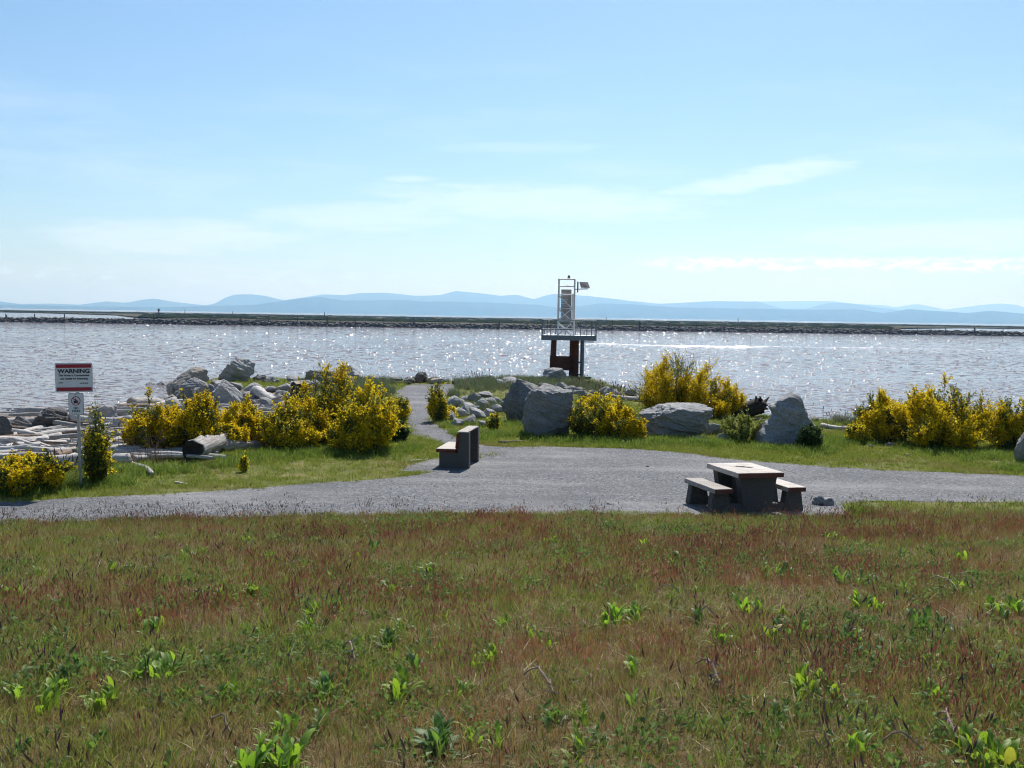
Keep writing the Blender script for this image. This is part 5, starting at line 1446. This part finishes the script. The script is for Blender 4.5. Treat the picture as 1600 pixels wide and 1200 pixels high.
put('spit_grass', [tuft_mesh('clump', 95 + i, 26, 0.05, 0.16, 0.008, 0.2, 0.6, 0.7) for i in range(3)], G_LAWN, (sp_[:, 0], sp_[:, 1]), 0.6, 1.4, 'short dry grass on the rocky spit', 'grass', 10)
# thin dead stalks standing against the water
ds = []
for (px, py, n, s_) in [(1330, 672, 30, 1.2), (960, 625, 40, 1.0), (1000, 625, 30, 0.8), (330, 700, 30, 1.5), (215, 700, 20, 0.6), (905, 612, 30, 0.8), (660, 600, 12, 0.8), (740, 600, 30, 1.0), (1560, 690, 20, 0.8), (240, 725, 24, 0.5), (110, 758, 16, 0.4)]:
    p = P(px, py); ds.append(rs.normal(size=(n, 2)) * s_ * 0.5 + np.array([p.x, p.y]))
ds = np.concatenate(ds)
put('dead_stalks', [tuft_mesh('clump', 99 + i, 3, 0.35, 0.9, 0.006, 0.1, 0.3, 0.2, (0.8, 0.12, 0.016)) for i in range(3)], G_SEED, (ds[:, 0], ds[:, 1]), 0.6, 1.1, 'thin dead brown stalks standing by the water', 'stalks', 11)

# ragged path edge: weeds creeping in, loose stones lying about
rs = np.random.default_rng(640)
seg = rs.integers(0, len(GPOLY), 5200); tq = rs.random((5200, 1)); e0 = GPOLY[seg]; e1 = GPOLY[(seg + 1) % len(GPOLY)]; ew = e0 + (e1 - e0) * tq + rs.normal(size=(5200, 2)) * 0.12
ew = ew[(np.abs(ew[:, 0]) < ew[:, 1] * 0.475 + 1.5) & (rs.random(len(ew)) < 0.25 + 0.75 * sst(0.45, 0.6, fbm(ew[:, 0] * 0.8, ew[:, 1] * 0.8, 3)))]
put('path_edge_weeds', [tuft_mesh('clump', 160 + i, 18, 0.02, 0.09, 0.004, 0.09, 0.8, 0.6, None, 2) for i in range(4)], G_LAWN, (ew[:, 0], ew[:, 1]), 0.5, 1.3, 'low grass creeping over the gravel edge', 'grass', 12)
lx = rs.random((6000, 2)) * np.array([30, 20]) + np.array([-14, 18]); lx = lx[inside(GPOLY, lx[:, 0], lx[:, 1]) & (np.abs(lx[:, 0]) < lx[:, 1] * 0.475 + 1)]
tiny = [rock_mesh('pebble', 700 + i, 2, 10, 18, 0.05) for i in range(4)]
for me in tiny: me.transform(Matrix.Diagonal((0.015, 0.013, 0.007, 1)))
scatter('loose_stones', tiny, M_ROCK, lx[:, 0], lx[:, 1], np.full(len(lx), 0.010), 0.4 + 0.9 * rs.random(len(lx)) ** 3, 'loose stones scattered over the gravel', 'gravel', 13, 0.6)

# steep little wavelets that catch the sun, larger out in the channel
M_CAP, t = new_mat('wavelet')
finish(t, t.add('ShaderNodeBsdfPrincipled', Base_Color=(0.28, 0.255, 0.25, 1), Roughness=0.16, IOR=1.333))


def wavelet_mesh(name, seed):
    rs = np.random.default_rng(seed); V = [(0, 0, 1.0)]; n, m = 12, 4; ph = rs.random(2) * 6.28
    for j in range(1, m + 1):
        for k in range(n):
            a = 6.2832 * k / n; r = j / m; w_ = 1 + 0.22 * math.sin(2 * a + ph[0]) + 0.12 * math.sin(3 * a + ph[1])
            V.append((math.cos(a) * r * w_, math.sin(a) * r * w_, math.cos(r * math.pi / 2) ** 1.15 - (0.12 if j == m else 0)))
    T = [(0, 1 + k, 1 + (k + 1) % n) for k in range(n)]; Q = []
    for j in range(m - 1):
        for k in range(n): a = 1 + j * n + k; b_ = 1 + j * n + (k + 1) % n; Q.append((a, a + n, b_ + n, b_))
    V = np.array(V) * np.array([1.0, 0.6, 0.24])
    return np_mesh(name, V, [np.array(Q), np.array(T)], True)


rs = np.random.default_rng(88); wl = []
for i in range(5200):
    px, py = 1720 * rs.random() - 60, 508 + 150 * rs.random() ** 1.15
    q = P(px, py + HZS * (px - 800), WATER_Z)
    if float(fbm(q.x * 0.02 + 4, q.y * 0.006, 3)) + 0.25 * rs.random() < 0.46: continue
    wl.append((q.x, q.y))
wl = np.array(wl); wl = wl[(land_d(wl[:, 0], wl[:, 1]) > 4) & (wl[:, 1] < 520)]
scatter('wavelets', [wavelet_mesh('wavelet', 30 + i) for i in range(4)], M_CAP, wl[:, 0], wl[:, 1], np.full(len(wl), WATER_Z - 0.01), wl[:, 1] * 0.00135 * (0.45 + 1.1 * rs.random(len(wl))), 'little steep wavelets glinting on the river', 'wavelets', 14, 0.05, spin=0.5)

# ------------------------------------------------------------------ dock plants in the meadow
def leaf_mesh(name, seed, W, fold=0.25, wave=0.06):
    """lance-shaped leaf of unit length growing along +y, arching over"""
    rs = np.random.default_rng(seed); n = 7; V, Q = [], []
    for i in range(n + 1):
        u = i / n; wd = W * (math.sin(math.pi * min(1, u * 0.93 + 0.05)) ** 0.75) * (1 - 0.25 * u) if i < n else 0.004
        y = math.sin(u * 1.15) / math.sin(1.15) * 0.93 if True else u; z = 0.13 * math.sin(u * 2.6) - 0.10 * u * u
        wv = wave * W * (rs.random() - 0.5)
        V += [(-wd, y, z + fold * wd + wv), (0, y, z), (wd, y, z + fold * wd - wv)]
    for i in range(n):
        for k in range(2): Q.append((3 * i + k, 3 * i + k + 1, 3 * i + 4 + k, 3 * i + 3 + k))
    me = np_mesh(name, V, np.array(Q), True); attr(me, 'rnd', np.full(len(V), rs.random()))
    return me


def dock_mat(name, stops):
    m, t = new_mat(name); tc = t.add('ShaderNodeTexCoord').outputs['Object']; oi = t.add('ShaderNodeObjectInfo').outputs['Random']
    c = t.ramp(oi, stops); sx_ = t.add('ShaderNodeSeparateXYZ', Vector=tc)
    rib = t.mapr(t.math('ABSOLUTE', sx_.outputs[0]), 0.0, 0.012, 0.45, 0.0); c = t.mix(rib, c, (0.28, 0.34, 0.14))
    c = t.mix(t.mapr(t.noise(tc, 9, 4, 0.6), 0.45, 0.75, 0, 0.35), c, (0.12, 0.13, 0.035))
    d_ = t.add('ShaderNodeBsdfPrincipled', Base_Color=c, Roughness=0.55); d_.inputs['Specular IOR Level'].default_value = 0.3
    tr = t.add('ShaderNodeBsdfTranslucent', Color=t.mix(1.0, c, (1.15, 1.25, 0.55), 'MULTIPLY'))
    finish(t, t.add('ShaderNodeMixShader', i0=0.46, i1=d_, i2=tr)); return m


M_DOCK = dock_mat('dock_leaf', [(0.0, (0.12, 0.23, 0.03)), (0.5, (0.19, 0.32, 0.045)), (0.9, (0.26, 0.40, 0.06)), (1.0, (0.30, 0.35, 0.07))])
M_DOCKB = dock_mat('bright_dock_leaf', [(0.0, (0.14, 0.23, 0.03)), (0.6, (0.21, 0.32, 0.04)), (0.92, (0.27, 0.36, 0.05)), (1.0, (0.32, 0.30, 0.06))])
M_DOCKD = dock_mat('blue_green_leaf', [(0.0, (0.065, 0.14, 0.04)), (0.6, (0.105, 0.20, 0.055)), (1.0, (0.16, 0.26, 0.07))])
LEAVES = {k: [leaf_mesh('leaf', 300 + 10 * j + i, w_) for i, w_ in enumerate((0.095, 0.12, 0.135, 0.08))] for j, k in enumerate('gbd')}
for k, m in (('g', M_DOCK), ('b', M_DOCKB), ('d', M_DOCKD)):
    for me in LEAVES[k]: me.materials.append(m)


def dock(px, by, wpx, hpx, kind, n, label, group=None, seed=0, up=0.55):
    p = G(px, by); k = (p - Vector((0, 0, H))).length / F; W = wpx * k; Hh = hpx * k; rs = np.random.default_rng(seed + 4000)
    root = empty('dock_plant', (p.x, p.y, p.z - 0.015)); tag(root, label, 'plant', group)
    crowns = max(1, int(round(W / 0.20))); n = int(n * 2.6)
    for i in range(n):
        c = i % crowns; cx_ = (c - (crowns - 1) / 2) * W / crowns * 0.75 + rs.normal() * 0.02; cy_ = rs.normal() * 0.04 * (crowns + 1)
        az_ = rs.random() * 6.283; tl = R(18 + 62 * rs.random() ** 0.7) if rs.random() < 0.9 else R(8)
        ln = (0.5 + 0.5 * rs.random()) * min(max(Hh * 1.05, 0.12), 0.20)
        o = link('leaf', LEAVES[kind][rs.integers(4)], None, root, (cx_, cy_, 0), (tl, 0, az_), (ln * (0.85 + 0.4 * rs.random()), ln, ln))
    return root


DK = [(420, 1206, 120, 92, 'g', 34, 'large lush dock clump at the bottom edge of the meadow'), (440, 1150, 80, 42, 'g', 18, 'dock clump just behind the large one at the bottom'),
      (500, 1140, 55, 34, 'd', 14, 'dull green dock beside the large bottom clump'), (626, 1092, 52, 48, 'b', 12, 'bright yellow-green upright dock alone in brown grass'),
      (688, 1172, 80, 68, 'd', 30, 'dark green bushy dock at the bottom middle'), (738, 1160, 44, 34, 'g', 12, 'small dock touching the dark bushy one'),
      (165, 1108, 66, 46, 'b', 16, 'bright dock with reddish leaf near the bottom corner'), (238, 1062, 84, 54, 'g', 26, 'dark tufted dock clump with pale tip'),
      (480, 988, 44, 32, 'g', 12, 'medium dock in the middle of the slope, lone'), (608, 1012, 44, 46, 'd', 16, 'tall bluish dock under the yellow-tipped one'),
      (628, 985, 40, 26, 'b', 10, 'yellow-tipped dock above the tall bluish one'), (16, 935, 36, 40, 'g', 12, 'upright dock at the picture edge on the slope'),
      (216, 968, 34, 24, 'b', 9, 'small bright dock high on the sloping meadow'), (80, 1062, 90, 38, 'd', 18, 'sprawling bluish dock near the picture edge'),
      (282, 1092, 44, 24, 'g', 10, 'small dock beside the bright reddish-leaved one'), (508, 1088, 50, 44, 'd', 14, 'bluish dock left of the bright upright one'),
      (788, 978, 30, 28, 'b', 9, 'small bright dock in the middle of the meadow'), (690, 968, 32, 24, 'g', 9, 'small green dock near the meadow centre'),
      (610, 925, 44, 34, 'g', 12, 'green dock with pale stem high on the slope'), (392, 932, 36, 32, 'g', 10, 'green dock with white leaf back high on slope'),
      (978, 972, 66, 54, 'g', 24, 'tall bushy dock with one broad leaf, right of centre'), (990, 965, 30, 40, 'b', 7, 'broad-leaved bright dock growing in the tall bushy one'),
      (1010, 895, 18, 20, 'b', 6, 'tiny bright dock high on the meadow'), (1046, 932, 30, 18, 'g', 7, 'tiny dock below a bent dry stalk'),
      (1176, 958, 58, 38, 'g', 16, 'spreading dock with white leaf backs'), (1216, 902, 76, 40, 'd', 22, 'dark leafy clump below the picnic table'),
      (1335, 912, 78, 36, 'd', 22, 'dark leafy clump near the red sorrel patch'), (1122, 1004, 34, 38, 'g', 12, 'slender pale green plant beside red sorrel'),
      (1240, 990, 66, 34, 'd', 18, 'low dark dock clump on the right slope'), (1355, 950, 50, 46, 'g', 16, 'upright green dock below the leafy clump'),
      (1330, 1005, 56, 44, 'd', 16, 'bluish dock in the right half of the meadow'), (1276, 1082, 86, 52, 'b', 24, 'broad bright dock with yellow leaves on the right'),
      (1456, 1094, 60, 40, 'b', 14, 'yellow-green dock near the lower right'), (1455, 985, 84, 36, 'd', 20, 'wide low dark clump towards the right edge'),
      (1568, 958, 74, 46, 'g', 26, 'dense green dock clump at the right picture edge'), (1548, 1200, 96, 66, 'b', 28, 'large bright dock clump in the bottom right corner'),
      (868, 1130, 38, 36, 'd', 12, 'dull green dock under a dead stalk'), (1050, 885, 24, 16, 'g', 6, 'very small dock near the top of meadow'),
      (300, 870, 40, 22, 'g', 9, 'small pale dock near the gravel at left'), (520, 905, 40, 24, 'g', 9, 'small dock beneath the gravel on the left slope'),
      (860, 850, 40, 18, 'g', 8, 'small dock just below the gravel edge'), (1300, 845, 50, 20, 'g', 9, 'small dock just below the picnic table stone'), (250, 845, 30, 16, 'g', 6, 'tiny bright weed near the gravel path edge'), (935, 1160, 40, 26, 'd', 10, 'low dull weed near the bottom centre'), (30, 1180, 60, 30, 'd', 14, 'dull weed in the bottom left corner'), (1200, 1150, 46, 24, 'd', 10, 'low weed at bottom under the broad bright dock')]
for i, a in enumerate(DK): dock(*a, group='dock plants in the meadow', seed=i)
rs = np.random.default_rng(515)
for i in range(64):
    px = 1600 * rs.random(); py = 835 + 365 * rs.random() ** 0.9; k = (py - 700) / 400; kd = 'gbd'[rs.integers(3)]
    dock(px, py, 22 + 26 * k * rs.random(), (14 + 20 * rs.random()) * (0.45 + k), kd, 5 + int(5 * rs.random()), {'g': 'little green weed rosette scattered in the meadow', 'b': 'little yellow-green weed rosette scattered in the meadow', 'd': 'little dull green weed rosette scattered in the meadow'}[kd], 'little weeds in the meadow', 900 + i)

# dead stalks lying in the meadow
M_DEAD = simple('dead_stalk', (0.26, 0.19, 0.15), 0.9, 0, 0.3, 20)
for i, (x0, y0, x1, y1, lab) in enumerate([(1088, 1048, 1124, 1078, 'thick dry stalk lying among the red sorrel'), (1022, 934, 1062, 936, 'bent dry stalk arching over a tiny dock'), (1185, 1005, 1235, 1012, 'thin dry stalk lying on the right slope'), (1448, 914, 1498, 932, 'dry stalk lying near the red patch at right'),
                                               (1462, 1135, 1495, 1172, 'dark dead flower stalk in the lower right'), (1370, 1182, 1440, 1190, 'curved dry stem at the bottom right'), (1088, 972, 1118, 974, 'dark stub of stalk in the middle of slope'), (818, 1066, 866, 1096, 'dark dead flower stalk leaning over dull dock'), (536, 1022, 556, 1045, 'seeded dead stalk in the centre left slope'), (330, 1150, 360, 1160, 'grey dry stick near the bottom left clump')]):
    a, b_ = G(x0, y0), G(x1, y1); n = 6; mb = MB(); pr = None
    for k in range(n + 1):
        u = k / n; q = a.lerp(b_, u) - a + Vector((rng.normal() * 0.006, rng.normal() * 0.006, 0.05 + 0.09 * math.sin(u * 3.1) + rng.normal() * 0.006))
        if pr is not None:
            mb.bar(pr, q, 0.0055, 5, 0.005)
            if i in (0, 4, 7, 8) and k > 2:
                for j in range(4): mb.bar(q, q + Vector((rng.normal() * 0.03, rng.normal() * 0.03, rng.normal() * 0.02)), 0.006, 4, 0.003)
        pr = q
    tag(mb.build('dead_stalk', M_DEAD, None, a), lab, 'stalk')
